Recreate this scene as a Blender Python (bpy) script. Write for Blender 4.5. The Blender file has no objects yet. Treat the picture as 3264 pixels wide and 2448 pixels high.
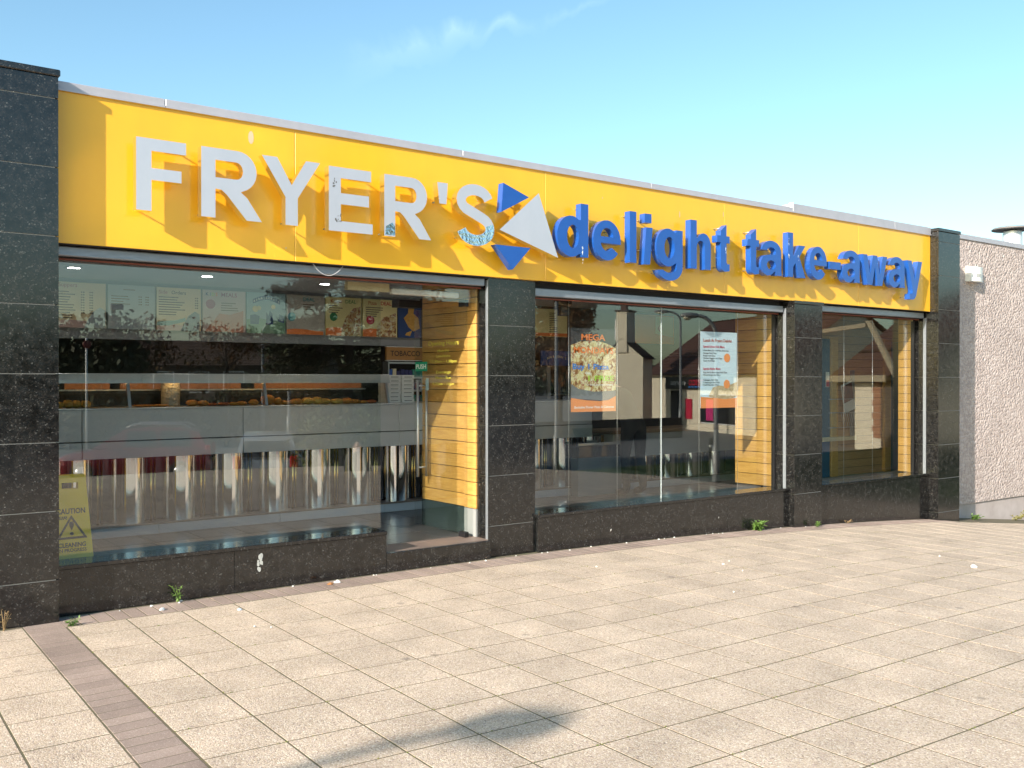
import bpy, bmesh, math, random
from mathutils import Vector, Matrix
from mathutils.geometry import tessellate_polygon
rnd = random.Random(11)
SC = bpy.context.scene
COL = SC.collection
PI = math.pi

# ------------------------------------------------------------------ camera
cam_d = bpy.data.cameras.new('camera')
cam = bpy.data.objects.new('camera', cam_d); COL.objects.link(cam)
cam.location = (-1.416, -6.993, 1.596)
cam.rotation_euler = (math.radians(90 - 0.21), 0, math.radians(-36.71))
cam_d.sensor_width = 36; cam_d.lens = 33.75
cam_d.clip_start = 0.05; cam_d.clip_end = 2000
SC.camera = cam

# ------------------------------------------------------------------ sky, sun, exposure
SUN_TO = Vector((-2.85, -1.0, 1.36)).normalized()
EL = math.asin(SUN_TO.z)
AZ = math.atan2(SUN_TO.x, SUN_TO.y)
world = bpy.data.worlds.new('World'); SC.world = world
world.use_nodes = True
wn = world.node_tree; wn.nodes.clear()
def wnode(t, **kw):
    n = wn.nodes.new(t)
    for k, v in kw.items(): setattr(n, k, v)
    return n
w_out = wnode('ShaderNodeOutputWorld'); w_bg = wnode('ShaderNodeBackground')
sky = wnode('ShaderNodeTexSky', sky_type='NISHITA', sun_disc=False, sun_elevation=EL, sun_rotation=AZ,
            altitude=50, air_density=1.0, dust_density=1.4, ozone_density=1.0)
# a thin streak of cirrus, drawn on the direction sphere
w_tc = wnode('ShaderNodeTexCoord')
def ray(px, py):     # direction of a point of the sky
    v = Vector(((px - .5) * 36 / 33.75, (.375 - py) * 36 / 33.75, -1)); return (cam.rotation_euler.to_matrix() @ v).normalized()
S_A, S_B = ray(.33, .064), ray(.57, .002)
S_N = S_A.cross(S_B).normalized(); S_M = (S_A + S_B).normalized()
def wmath(op, a, b=None):
    n = wnode('ShaderNodeMath', operation=op)
    for i, q in enumerate((a, b)):
        if q is None: continue
        if isinstance(q, (int, float)): n.inputs[i].default_value = q
        else: wn.links.new(q, n.inputs[i])
    return n.outputs[0]
def wdot(vec, d):
    n = wnode('ShaderNodeVectorMath', operation='DOT_PRODUCT'); wn.links.new(vec, n.inputs[0]); n.inputs[1].default_value = d; return n.outputs['Value']
def wrange(x, a, b, c=0.0, d=1.0):
    n = wnode('ShaderNodeMapRange', interpolation_type='SMOOTHSTEP'); wn.links.new(x, n.inputs['Value'])
    for i, q in enumerate((a, b, c, d)): n.inputs[1 + i].default_value = q
    return n.outputs[0]
gen = w_tc.outputs['Generated']
w_noise = wnode('ShaderNodeTexNoise'); w_noise.inputs['Scale'].default_value = 9; w_noise.inputs['Detail'].default_value = 8; w_noise.inputs['Distortion'].default_value = .8
wn.links.new(gen, w_noise.inputs['Vector'])
wob = wmath('MULTIPLY', wmath('SUBTRACT', w_noise.outputs['Fac'], .5), .10)
along = wdot(gen, (S_B - S_A).normalized())                      # runs up along the streak
a0, a1 = S_A.dot((S_B - S_A).normalized()), S_B.dot((S_B - S_A).normalized())
off = wmath('ABSOLUTE', wmath('ADD', wdot(gen, S_N), wob))
width = wrange(along, a0, a1, .026, .007)
core = wmath('MAXIMUM', wmath('SUBTRACT', 1.0, wmath('DIVIDE', off, width)), 0.0)
ends = wmath('MULTIPLY', wrange(along, a0 - .04, a0 + .10), wrange(along, a1 + .08, a1 - .05))
front = wrange(wdot(gen, S_M), .5, .8)
w_fac = wmath('MULTIPLY', wmath('MULTIPLY', wmath('MULTIPLY', core, ends), front), wmath('MULTIPLY', wrange(w_noise.outputs['Fac'], .3, .75), .13))
w_mix = wnode('ShaderNodeMixRGB'); w_mix.inputs['Color2'].default_value = (9.5, 11.0, 12.0, 1)
w_hsv = wnode('ShaderNodeHueSaturation'); w_hsv.inputs['Saturation'].default_value = 1.10
w_tint = wnode('ShaderNodeMixRGB', blend_type='MULTIPLY'); w_tint.inputs['Fac'].default_value = 1
w_tint.inputs['Color2'].default_value = (0.92, 1.06, 0.99, 1)
L = wn.links.new
L(sky.outputs[0], w_hsv.inputs['Color']); L(w_hsv.outputs[0], w_tint.inputs['Color1'])
L(w_tint.outputs[0], w_mix.inputs['Color1']); L(w_fac, w_mix.inputs['Fac'])
L(w_mix.outputs[0], w_bg.inputs['Color']); w_bg.inputs['Strength'].default_value = 0.106
L(w_bg.outputs[0], w_out.inputs['Surface'])

sun_d = bpy.data.lights.new('sun', 'SUN'); sun_d.energy = 3.75; sun_d.angle = math.radians(0.53)
sun_d.color = (1.0, 0.90, 0.79)
sun = bpy.data.objects.new('sun', sun_d); COL.objects.link(sun)
sun.rotation_euler = (-SUN_TO).to_track_quat('-Z', 'Y').to_euler()
sun.location = SUN_TO * 40
SC.view_settings.view_transform = 'Standard'; SC.view_settings.look = 'None'
SC.view_settings.exposure = 1.28; SC.view_settings.gamma = 1
SC.view_settings.use_curve_mapping = False
SC.cycles.use_denoising = True
SC.cycles.transparent_max_bounces = 24
SC.cycles.blur_glossy = 0.0; SC.cycles.max_bounces = 10; SC.cycles.glossy_bounces = 6; SC.cycles.diffuse_bounces = 4
SC.cycles.sample_clamp_indirect = 12

# ------------------------------------------------------------------ materials
MATS = {}
def mat(name, base=(.5, .5, .5), rough=.5, metal=0.0, var=None, bump=None, coat=0.0, emit=None, spec=None, objvar=0.0, stretch=None, alpha=None):
    """var=(scale, amount, second colour); bump=(scale, strength, distance)"""
    if name in MATS: return MATS[name]
    m = bpy.data.materials.new(name); m.use_nodes = True
    nt = m.node_tree; b = nt.nodes['Principled BSDF']; lk = nt.links.new
    b.inputs['Base Color'].default_value = (*base, 1); b.inputs['Roughness'].default_value = rough
    b.inputs['Metallic'].default_value = metal
    if spec is not None: b.inputs['Specular IOR Level'].default_value = spec
    if coat: b.inputs['Coat Weight'].default_value = coat; b.inputs['Coat Roughness'].default_value = 0.06
    if emit: b.inputs['Emission Color'].default_value = (*emit[0], 1); b.inputs['Emission Strength'].default_value = emit[1]
    geo = nt.nodes.new('ShaderNodeNewGeometry'); vec = geo.outputs['Position']
    if stretch:
        mp = nt.nodes.new('ShaderNodeMapping'); mp.inputs['Scale'].default_value = stretch
        lk(vec, mp.inputs['Vector']); vec = mp.outputs[0]
    col = None
    if var:
        n = nt.nodes.new('ShaderNodeTexNoise'); n.inputs['Scale'].default_value = var[0]; n.inputs['Detail'].default_value = 6
        n.inputs['Roughness'].default_value = .62
        lk(vec, n.inputs['Vector'])
        r = nt.nodes.new('ShaderNodeMapRange'); r.inputs['From Min'].default_value = .36; r.inputs['From Max'].default_value = .66
        r.inputs['To Max'].default_value = var[1]; lk(n.outputs['Fac'], r.inputs['Value'])
        mx = nt.nodes.new('ShaderNodeMixRGB'); mx.inputs['Color1'].default_value = (*base, 1); mx.inputs['Color2'].default_value = (*var[2], 1)
        lk(r.outputs[0], mx.inputs['Fac']); col = mx.outputs[0]
    if objvar:
        oi = nt.nodes.new('ShaderNodeObjectInfo'); hs = nt.nodes.new('ShaderNodeHueSaturation')
        gi = nt.nodes.new('ShaderNodeMath'); gi.operation = 'ADD'; lk(oi.outputs['Random'], gi.inputs[0]); lk(geo.outputs['Random Per Island'], gi.inputs[1])
        fr = nt.nodes.new('ShaderNodeMath'); fr.operation = 'FRACT'; lk(gi.outputs[0], fr.inputs[0])
        rr = nt.nodes.new('ShaderNodeMapRange'); rr.inputs['To Min'].default_value = 1 - objvar; rr.inputs['To Max'].default_value = 1 + objvar
        lk(fr.outputs[0], rr.inputs['Value']); lk(rr.outputs[0], hs.inputs['Value'])
        if col: lk(col, hs.inputs['Color'])
        else: hs.inputs['Color'].default_value = (*base, 1)
        col = hs.outputs[0]
    if col: lk(col, b.inputs['Base Color'])
    if bump:
        n2 = nt.nodes.new('ShaderNodeTexNoise'); n2.inputs['Scale'].default_value = bump[0]; n2.inputs['Detail'].default_value = 4
        lk(vec, n2.inputs['Vector'])
        bp = nt.nodes.new('ShaderNodeBump'); bp.inputs['Strength'].default_value = bump[1]; bp.inputs['Distance'].default_value = bump[2] if len(bump) > 2 else .01
        lk(n2.outputs['Fac'], bp.inputs['Height']); lk(bp.outputs[0], b.inputs['Normal'])
    MATS[name] = m
    return m

def glass_mat(name, f0, tint, rough=0.0):
    m = bpy.data.materials.new(name); m.use_nodes = True; nt = m.node_tree; nt.nodes.clear(); lk = nt.links.new
    out = nt.nodes.new('ShaderNodeOutputMaterial'); mix = nt.nodes.new('ShaderNodeMixShader')
    tr = nt.nodes.new('ShaderNodeBsdfTransparent'); tr.inputs[0].default_value = (*tint, 1)
    gl = nt.nodes.new('ShaderNodeBsdfGlossy'); gl.inputs['Roughness'].default_value = rough
    g = nt.nodes.new('ShaderNodeNewGeometry'); d = nt.nodes.new('ShaderNodeVectorMath'); d.operation = 'DOT_PRODUCT'
    lk(g.outputs['Incoming'], d.inputs[0]); lk(g.outputs['Normal'], d.inputs[1])
    def M(op, a, b=None):
        n = nt.nodes.new('ShaderNodeMath'); n.operation = op
        if isinstance(a, (int, float)): n.inputs[0].default_value = a
        else: lk(a, n.inputs[0])
        if b is not None:
            if isinstance(b, (int, float)): n.inputs[1].default_value = b
            else: lk(b, n.inputs[1])
        return n.outputs[0]
    c = M('ABSOLUTE', d.outputs['Value']); p = M('POWER', M('SUBTRACT', 1.0, c), 5.0)
    r = M('ADD', M('MULTIPLY', p, 1 - f0), f0)
    lk(r, mix.inputs[0]); lk(tr.outputs[0], mix.inputs[1]); lk(gl.outputs[0], mix.inputs[2]); lk(mix.outputs[0], out.inputs[0])
    return m
GLASS = glass_mat('shop_glass', .098, (.95, .97, .96))
CABGLASS = glass_mat('cabinet_glass', .035, (.94, .97, .96))

def granite_mat():
    m = bpy.data.materials.new('black_granite'); m.use_nodes = True; nt = m.node_tree; b = nt.nodes['Principled BSDF']; lk = nt.links.new
    geo = nt.nodes.new('ShaderNodeNewGeometry')
    v = nt.nodes.new('ShaderNodeTexVoronoi'); v.inputs['Scale'].default_value = 125; lk(geo.outputs['Position'], v.inputs['Vector'])
    n = nt.nodes.new('ShaderNodeTexNoise'); n.inputs['Scale'].default_value = 22; n.inputs['Detail'].default_value = 6; lk(geo.outputs['Position'], n.inputs['Vector'])
    sep = nt.nodes.new('ShaderNodeSeparateColor'); lk(v.outputs['Color'], sep.inputs[0])
    r = nt.nodes.new('ShaderNodeValToRGB'); cr = r.color_ramp; cr.interpolation = 'CONSTANT'
    cr.elements[0].position = 0; cr.elements[0].color = (.008, .009, .010, 1)
    cr.elements[1].position = .45; cr.elements[1].color = (.013, .0125, .012, 1)
    for p, c in ((.74, (.020, .018, .017)), (.93, (.034, .033, .031)), (.98, (.065, .065, .062)), (.9965, (.24, .24, .23))):
        e = cr.elements.new(p); e.color = (*c, 1)
    lk(sep.outputs['Red'], r.inputs['Fac'])
    mr = nt.nodes.new('ShaderNodeMapRange'); mr.inputs['From Min'].default_value = .35; mr.inputs['From Max'].default_value = .68
    mr.inputs['To Min'].default_value = .5; mr.inputs['To Max'].default_value = 1.5; lk(n.outputs['Fac'], mr.inputs['Value'])
    mx = nt.nodes.new('ShaderNodeMixRGB'); mx.blend_type = 'MULTIPLY'; mx.inputs['Fac'].default_value = 1
    lk(r.outputs['Color'], mx.inputs['Color1']); lk(mr.outputs[0], mx.inputs['Color2'])
    # lime streaks and droppings: sparse pale splashes
    n3 = nt.nodes.new('ShaderNodeTexNoise'); n3.inputs['Scale'].default_value = 17; n3.inputs['Detail'].default_value = 3
    mp = nt.nodes.new('ShaderNodeMapping'); mp.inputs['Scale'].default_value = (1, 1, .55); lk(geo.outputs['Position'], mp.inputs['Vector']); lk(mp.outputs[0], n3.inputs['Vector'])
    r3 = nt.nodes.new('ShaderNodeMapRange'); r3.inputs['From Min'].default_value = .77; r3.inputs['From Max'].default_value = .785; lk(n3.outputs['Fac'], r3.inputs['Value'])
    m3 = nt.nodes.new('ShaderNodeMixRGB'); m3.inputs['Color2'].default_value = (.55, .54, .5, 1); lk(r3.outputs[0], m3.inputs['Fac']); lk(mx.outputs[0], m3.inputs['Color1'])
    lk(m3.outputs[0], b.inputs['Base Color'])
    rr = nt.nodes.new('ShaderNodeMapRange'); b.inputs['Specular IOR Level'].default_value = .72; rr.inputs['To Min'].default_value = .06; rr.inputs['To Max'].default_value = .20; lk(n.outputs['Fac'], rr.inputs['Value'])
    lk(rr.outputs[0], b.inputs['Roughness'])
    MATS['black_granite'] = m; return m
GRAN = granite_mat()

def aggregate_mat(name, palette, scale, dark=.3, objvar=.055, stain=True):
    m = bpy.data.materials.new(name); m.use_nodes = True; nt = m.node_tree; b = nt.nodes['Principled BSDF']; lk = nt.links.new
    geo = nt.nodes.new('ShaderNodeNewGeometry'); P = geo.outputs['Position']
    v = nt.nodes.new('ShaderNodeTexVoronoi'); v.inputs['Scale'].default_value = scale; lk(P, v.inputs['Vector'])
    sep = nt.nodes.new('ShaderNodeSeparateColor'); lk(v.outputs['Color'], sep.inputs[0])
    r = nt.nodes.new('ShaderNodeValToRGB'); cr = r.color_ramp; cr.interpolation = 'CONSTANT'
    for i, (p, c) in enumerate(palette):
        e = cr.elements[i] if i < 2 else cr.elements.new(p)
        e.position = p; e.color = (*c, 1)
    lk(sep.outputs['Red'], r.inputs['Fac'])
    n = nt.nodes.new('ShaderNodeTexNoise'); n.inputs['Scale'].default_value = 2.4; n.inputs['Detail'].default_value = 8; n.inputs['Roughness'].default_value = .6; lk(P, n.inputs['Vector'])
    mr = nt.nodes.new('ShaderNodeMapRange'); mr.inputs['From Min'].default_value = .3; mr.inputs['From Max'].default_value = .7
    mr.inputs['To Min'].default_value = .78; mr.inputs['To Max'].default_value = 1.1; lk(n.outputs['Fac'], mr.inputs['Value'])
    mx = nt.nodes.new('ShaderNodeMixRGB'); mx.blend_type = 'MULTIPLY'; mx.inputs['Fac'].default_value = 1
    lk(r.outputs['Color'], mx.inputs['Color1']); lk(mr.outputs[0], mx.inputs['Color2'])
    col = mx.outputs[0]
    oi = nt.nodes.new('ShaderNodeObjectInfo'); ad = nt.nodes.new('ShaderNodeMath'); ad.operation = 'ADD'
    lk(oi.outputs['Random'], ad.inputs[0]); lk(geo.outputs['Random Per Island'], ad.inputs[1])
    fr = nt.nodes.new('ShaderNodeMath'); fr.operation = 'FRACT'; lk(ad.outputs[0], fr.inputs[0])
    rr = nt.nodes.new('ShaderNodeMapRange'); rr.inputs['To Min'].default_value = 1 - objvar; rr.inputs['To Max'].default_value = 1 + objvar; lk(fr.outputs[0], rr.inputs['Value'])
    hs = nt.nodes.new('ShaderNodeHueSaturation'); lk(rr.outputs[0], hs.inputs['Value']); lk(col, hs.inputs['Color']); col = hs.outputs[0]
    if stain:   # old spills and trodden-in gum
        v2 = nt.nodes.new('ShaderNodeTexVoronoi'); v2.inputs['Scale'].default_value = 2.1; v2.inputs['Randomness'].default_value = 1; lk(P, v2.inputs['Vector'])
        s2 = nt.nodes.new('ShaderNodeMapRange'); s2.inputs['From Min'].default_value = .045; s2.inputs['From Max'].default_value = .075
        s2.inputs['To Min'].default_value = .42; s2.inputs['To Max'].default_value = 0; lk(v2.outputs['Distance'], s2.inputs['Value'])
        m4 = nt.nodes.new('ShaderNodeMixRGB'); m4.inputs['Color2'].default_value = (.10, .085, .075, 1); lk(s2.outputs[0], m4.inputs['Fac']); lk(col, m4.inputs['Color1']); col = m4.outputs[0]
    lk(col, b.inputs['Base Color']); b.inputs['Roughness'].default_value = .88
    bp = nt.nodes.new('ShaderNodeBump'); bp.inputs['Strength'].default_value = .5; bp.inputs['Distance'].default_value = .004
    lk(v.outputs['Distance'], bp.inputs['Height']); bp.invert = True; lk(bp.outputs[0], b.inputs['Normal'])
    return m
SLAB = aggregate_mat('slab_aggregate', [(0, (.46, .355, .26)), (.22, (.54, .43, .32)), (.45, (.59, .485, .37)), (.62, (.49, .38, .315)), (.78, (.66, .56, .45)), (.91, (.30, .235, .19)), (.96, (.72, .64, .53))], 150)
BRICK = aggregate_mat('paving_brick_clay', [(0, (.30, .225, .19)), (.35, (.335, .255, .215)), (.7, (.37, .285, .24)), (.95, (.46, .38, .33))], 260, objvar=.14, stain=False)
ASPH = aggregate_mat('asphalt', [(0, (.13, .13, .13)), (.5, (.16, .16, .16)), (.85, (.20, .195, .19)), (.96, (.26, .26, .25))], 60, objvar=0, stain=False)

def fascia_mat():
    m = mat('yellow_gloss_panel', (.86, .455, .018), .34, coat=.4, var=(2.4, .35, (.80, .385, .02)), stretch=(1.6, 1, .35))
    return m
YEL = fascia_mat()
STEELFACE = mat('polished_letter_steel', (.60, .61, .67), .34, .45, var=(5, .4, (.52, .54, .60)), stretch=(1, 1, .6))
STEELSIDE = mat('letter_side_steel', (.86, .84, .82), .085, 1.0)
BLUE = mat('blue_gloss_paint', (.008, .075, .34), .32, var=(7, .5, (.014, .095, .38)), coat=.3)
ALU = mat('shutter_aluminium', (.33, .36, .40), .42, .55, var=(9, .6, (.24, .26, .29)), stretch=(1, 6, 6))
FLASH = mat('galvanised_flashing', (.50, .49, .53), .5, .35, var=(6, .5, (.40, .40, .44)))
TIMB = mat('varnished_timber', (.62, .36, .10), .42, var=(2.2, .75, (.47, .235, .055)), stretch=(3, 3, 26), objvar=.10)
TIMBD = mat('brown_timber_cladding', (.52, .31, .15), .5, var=(2.2, .7, (.38, .21, .09)), stretch=(3, 3, 26), objvar=.10)  # browner timber for the end room boards
BLACK = mat('black_metal', (.012, .012, .014), .4)
DARKR = mat('dark_recess_board', (.02, .017, .017), .7)
REDS = mat('red_oxide_strip', (.22, .06, .035), .5)
STEEL = mat('brushed_steel', (.52, .54, .56), .34, .8, var=(3, .4, (.44, .46, .48)), stretch=(1, 1, 30))
PSTEEL = mat('mirror_steel', (.74, .74, .75), .07, 1.0)
GOLDREF = mat('gold_reflection_tube', (.72, .48, .16), .16, 1.0)  # gold metal imitating the reflection of yellow timber
WHITE = mat('white_plastic', (.80, .80, .76), .4)
CARD = mat('white_card', (.72, .71, .70), .7)
PRINT = mat('black_print', (.02, .02, .022), .6)
CEIL = mat('ceiling_board', (.50, .50, .52), .8)
INWALL = mat('kitchen_wall', (.10, .085, .08), .8, var=(1.5, .6, (.07, .055, .05)))
TILE = mat('dark_floor_tile', (.085, .08, .08), .30, var=(5, .6, (.055, .053, .055)), objvar=.12)
GROUT = mat('floor_grout', (.03, .03, .03), .8)
SKIRT = mat('green_black_skirting', (.035, .05, .048), .25)
YPLAS = mat('yellow_plastic_sign', (.92, .62, .02), .45, var=(4, .3, (.84, .54, .02)))
GREENS = mat('green_push_label', (.01, .30, .16), .4)
SIGNWH = mat('white_print', (.82, .84, .82), .5)
YPRINT = mat('yellow_vinyl_print', (.50, .44, .06), .5)
ORANGEP = mat('orange_print', (.85, .22, .05), .5)
REDP = mat('red_print', (.55, .02, .06), .5)
BLUEP = mat('blue_print', (.03, .22, .72), .5)
LIME = mat('lime_print', (.40, .66, .07), .5)
NAVY = mat('navy_print', (.02, .06, .20), .5)
SKYB = mat('pale_blue_paper', (.58, .72, .82), .55)
CREAMP = mat('cream_menu_paper', (.75, .62, .40), .55)
PALEY = mat('pale_yellow_paper', (.78, .70, .34), .55)
GREYBLUE = mat('grey_blue_paper', (.42, .50, .56), .55)
PINKG = mat('pink_grey_paper', (.60, .50, .50), .55)
TEALP = mat('teal_print', (.03, .30, .36), .5)
def pizza_mat():
    m = bpy.data.materials.new('pizza_photo_print'); m.use_nodes = True; nt = m.node_tree; b = nt.nodes['Principled BSDF']; lk = nt.links.new
    g = nt.nodes.new('ShaderNodeNewGeometry'); v = nt.nodes.new('ShaderNodeTexVoronoi'); v.inputs['Scale'].default_value = 30
    n = nt.nodes.new('ShaderNodeTexNoise'); n.inputs['Scale'].default_value = 14; n.inputs['Distortion'].default_value = 2.5
    lk(g.outputs['Position'], v.inputs['Vector']); lk(g.outputs['Position'], n.inputs['Vector'])
    s = nt.nodes.new('ShaderNodeSeparateColor'); lk(v.outputs['Color'], s.inputs[0])
    a = nt.nodes.new('ShaderNodeMath'); a.operation = 'ADD'; lk(s.outputs['Red'], a.inputs[0]); lk(n.outputs['Fac'], a.inputs[1])
    d = nt.nodes.new('ShaderNodeMath'); d.operation = 'MULTIPLY'; d.inputs[1].default_value = .55; lk(a.outputs[0], d.inputs[0])
    r = nt.nodes.new('ShaderNodeValToRGB'); cr = r.color_ramp
    cr.elements[0].position = .2; cr.elements[0].color = (.13, .03, .015, 1); cr.elements[1].position = .36; cr.elements[1].color = (.42, .22, .08, 1)
    for p, c in ((.5, (.62, .52, .26)), (.62, (.72, .70, .46)), (.75, (.35, .10, .04)), (.85, (.70, .72, .52))):
        e = cr.elements.new(p); e.color = (*c, 1)
    lk(d.outputs[0], r.inputs['Fac']); lk(r.outputs[0], b.inputs['Base Color']); b.inputs['Roughness'].default_value = .5
    return m
PIZZA = pizza_mat()

def pebble_mat():
    m = bpy.data.materials.new('pebbledash_render'); m.use_nodes = True; nt = m.node_tree; b = nt.nodes['Principled BSDF']; lk = nt.links.new
    g = nt.nodes.new('ShaderNodeNewGeometry'); v = nt.nodes.new('ShaderNodeTexVoronoi'); v.inputs['Scale'].default_value = 34; lk(g.outputs['Position'], v.inputs['Vector'])
    v.feature = 'SMOOTH_F1'
    s = nt.nodes.new('ShaderNodeSeparateColor'); lk(v.outputs['Color'], s.inputs[0])
    r = nt.nodes.new('ShaderNodeValToRGB'); cr = r.color_ramp
    cr.elements[0].position = .2; cr.elements[0].color = (.42, .345, .32, 1); cr.elements[1].position = .8; cr.elements[1].color = (.57, .49, .46, 1)
    lk(s.outputs['Red'], r.inputs['Fac'])
    n = nt.nodes.new('ShaderNodeTexNoise'); n.inputs['Scale'].default_value = 1.1; n.inputs['Detail'].default_value = 6; lk(g.outputs['Position'], n.inputs['Vector'])
    mr = nt.nodes.new('ShaderNodeMapRange'); mr.inputs['To Min'].default_value = .8; mr.inputs['To Max'].default_value = 1.15; lk(n.outputs['Fac'], mr.inputs['Value'])
    mx = nt.nodes.new('ShaderNodeMixRGB'); mx.blend_type = 'MULTIPLY'; mx.inputs['Fac'].default_value = 1; lk(r.outputs[0], mx.inputs['Color1']); lk(mr.outputs[0], mx.inputs['Color2'])
    lk(mx.outputs[0], b.inputs['Base Color']); b.inputs['Roughness'].default_value = .95
    bp = nt.nodes.new('ShaderNodeBump'); bp.inputs['Strength'].default_value = .9; bp.inputs['Distance'].default_value = .02; bp.invert = True
    lk(v.outputs['Distance'], bp.inputs['Height']); lk(bp.outputs[0], b.inputs['Normal'])
    return m
PEBBLE = pebble_mat()
RENDERP = mat('smooth_cement_plinth', (.47, .42, .41), .9, var=(3, .8, (.36, .31, .29)), bump=(22, .2, .006))

# ------------------------------------------------------------------ mesh helpers
class MB:
    def __init__(s): s.v = []; s.f = []; s.sm = []
    def add(s, vs, fs, smooth=False):
        o = len(s.v); s.v += [Vector(p) for p in vs]; s.f += [tuple(i + o for i in f) for f in fs]; s.sm += [smooth] * len(fs)
        return s
    def box(s, x0, x1, y0, y1, z0, z1):
        vs = [(x, y, z) for z in (z0, z1) for y in (y0, y1) for x in (x0, x1)]
        return s.add(vs, [(0, 2, 3, 1), (4, 5, 7, 6), (0, 1, 5, 4), (2, 6, 7, 3), (0, 4, 6, 2), (1, 3, 7, 5)])
    def bbox(s, x0, x1, y0, y1, z0, z1, b=.004):
        """box with chamfered edges"""
        bm = bmesh.new()
        t = MB().box(x0, x1, y0, y1, z0, z1)
        vv = [bm.verts.new(p) for p in t.v]
        for f in t.f: bm.faces.new([vv[i] for i in f])
        bmesh.ops.bevel(bm, geom=bm.edges[:], offset=b, segments=1, affect='EDGES', profile=.5)
        bm.verts.index_update()
        s.add([v.co.copy() for v in bm.verts], [tuple(v.index for v in f.verts) for f in bm.faces]); bm.free()
        return s
    def quad(s, a, b, c, d): return s.add([a, b, c, d], [(0, 1, 2, 3)])
    def loft(s, rings, cap=True, smooth=False, closed=True):
        n = len(rings[0]); vs = [p for r in rings for p in r]; fs = []
        for i in range(len(rings) - 1):
            for j in range(n if closed else n - 1):
                k = (j + 1) % n
                fs.append((i * n + j, i * n + k, (i + 1) * n + k, (i + 1) * n + j))
        s.add(vs, fs, smooth)
        if cap:
            s.add(rings[0], [tuple(range(n))[::-1]]); s.add(rings[-1], [tuple(range(n))])
        return s
    def tube(s, pts, r, n=8, smooth=True, cap=True):
        pts = [Vector(p) for p in pts]; rs = r if isinstance(r, (list, tuple)) else [r] * len(pts)
        rings = []; up = None
        for i, p in enumerate(pts):
            d = (pts[min(i + 1, len(pts) - 1)] - pts[max(i - 1, 0)]).normalized()
            if up is None:
                up = Vector((0, 0, 1)) if abs(d.z) < .9 else Vector((1, 0, 0))
            a = d.cross(up).normalized(); b = a.cross(d).normalized(); up = b
            rings.append([p + (a * math.cos(t) + b * math.sin(t)) * rs[i] for t in [2 * PI * k / n for k in range(n)]])
        return s.loft(rings, cap, smooth)
    def lathe(s, prof, c=(0, 0, 0), n=16, a0=0, a1=2 * PI, smooth=True):
        full = abs(a1 - a0 - 2 * PI) < 1e-6; m = n if full else n + 1
        rings = [[(c[0] + r * math.cos(a0 + (a1 - a0) * k / n), c[1] + r * math.sin(a0 + (a1 - a0) * k / n), c[2] + z) for k in range(m)] for r, z in prof]
        return s.loft(rings, False, smooth, full)
    def ball(s, c, rx, ry, rz, nu=10, nv=6, jit=0.0):
        rings = []
        for i in range(1, nv):
            t = PI * i / nv
            rings.append([(c[0] + rx * math.sin(t) * math.cos(u) * (1 + rnd.uniform(-jit, jit)), c[1] + ry * math.sin(t) * math.sin(u) * (1 + rnd.uniform(-jit, jit)), c[2] + rz * math.cos(t) * (1 + rnd.uniform(-jit, jit))) for u in [2 * PI * k / nu for k in range(nu)]])
        n = nu; vs = [p for r in rings for p in r]; fs = []
        for i in range(len(rings) - 1):
            for j in range(n): fs.append((i * n + j, (i + 1) * n + j, (i + 1) * n + (j + 1) % n, i * n + (j + 1) % n))
        vs += [(c[0], c[1], c[2] + rz), (c[0], c[1], c[2] - rz)]; t0 = len(vs) - 2; t1 = t0 + 1; l = (len(rings) - 1) * n
        for j in range(n): fs.append((t0, j, (j + 1) % n)); fs.append((t1, l + (j + 1) % n, l + j))
        return s.add(vs, fs, True)
    def outline(s, loops, f, d0, d1):
        """extrude a 2D outline with holes; f maps (a, b, depth) to a point; d0 the front"""
        flat = [p for lp in loops for p in lp]
        tris = tessellate_polygon([[Vector((a, b, 0)) for a, b in lp] for lp in loops])
        n = len(flat)
        vs = [f(a, b, d0) for a, b in flat]
        s.add(vs, [tuple(t) for t in tris])
        if d1 is not None:
            s.add([f(a, b, d1) for a, b in flat], [tuple(t)[::-1] for t in tris])
            for lp in loops:
                m = len(lp)
                vs = [f(a, b, d0) for a, b in lp] + [f(a, b, d1) for a, b in lp]
                s.add(vs, [(i, (i + 1) % m, m + (i + 1) % m, m + i) for i in range(m)])
        return s
    def xform(s, M):
        s.v = [M @ p for p in s.v]; return s
    def build(s, name, m, parent=None, loc=None, fix=True):
        me = bpy.data.meshes.new(name)
        o0 = Vector(loc) if loc is not None else Vector((0, 0, 0))
        me.from_pydata([p - o0 for p in s.v], [], s.f); me.validate()
        me.polygons.foreach_set('use_smooth', (s.sm + [False] * len(me.polygons))[:len(me.polygons)]) if len(me.polygons) == len(s.sm) else None
        if fix:
            bm = bmesh.new(); bm.from_mesh(me); bmesh.ops.remove_doubles(bm, verts=bm.verts, dist=1e-5)
            bmesh.ops.recalc_face_normals(bm, faces=bm.faces); bm.to_mesh(me); bm.free()
        if m: me.materials.append(m)
        o = bpy.data.objects.new(name, me); COL.objects.link(o)
        if parent is not None:
            o.parent = parent; o.location = o0 - (world_loc(parent))
        else: o.location = o0
        return o
def world_loc(o):
    p = Vector(o.location)
    while o.parent is not None:
        o = o.parent; p = p + Vector(o.location)
    return p
def empty(name, loc=(0, 0, 0), parent=None):
    o = bpy.data.objects.new(name, None); o.empty_display_size = .2; COL.objects.link(o)
    if parent is not None: o.parent = parent; o.location = Vector(loc) - world_loc(parent)
    else: o.location = loc
    return o
def tag(o, label=None, cat=None, group=None, kind=None):
    if label: o['label'] = label
    if cat: o['category'] = cat
    if group: o['group'] = group
    if kind: o['kind'] = kind
    return o
def thing(name, label, cat, loc=(0, 0, 0), group=None): return tag(empty(name, loc), label, cat, group)
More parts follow.
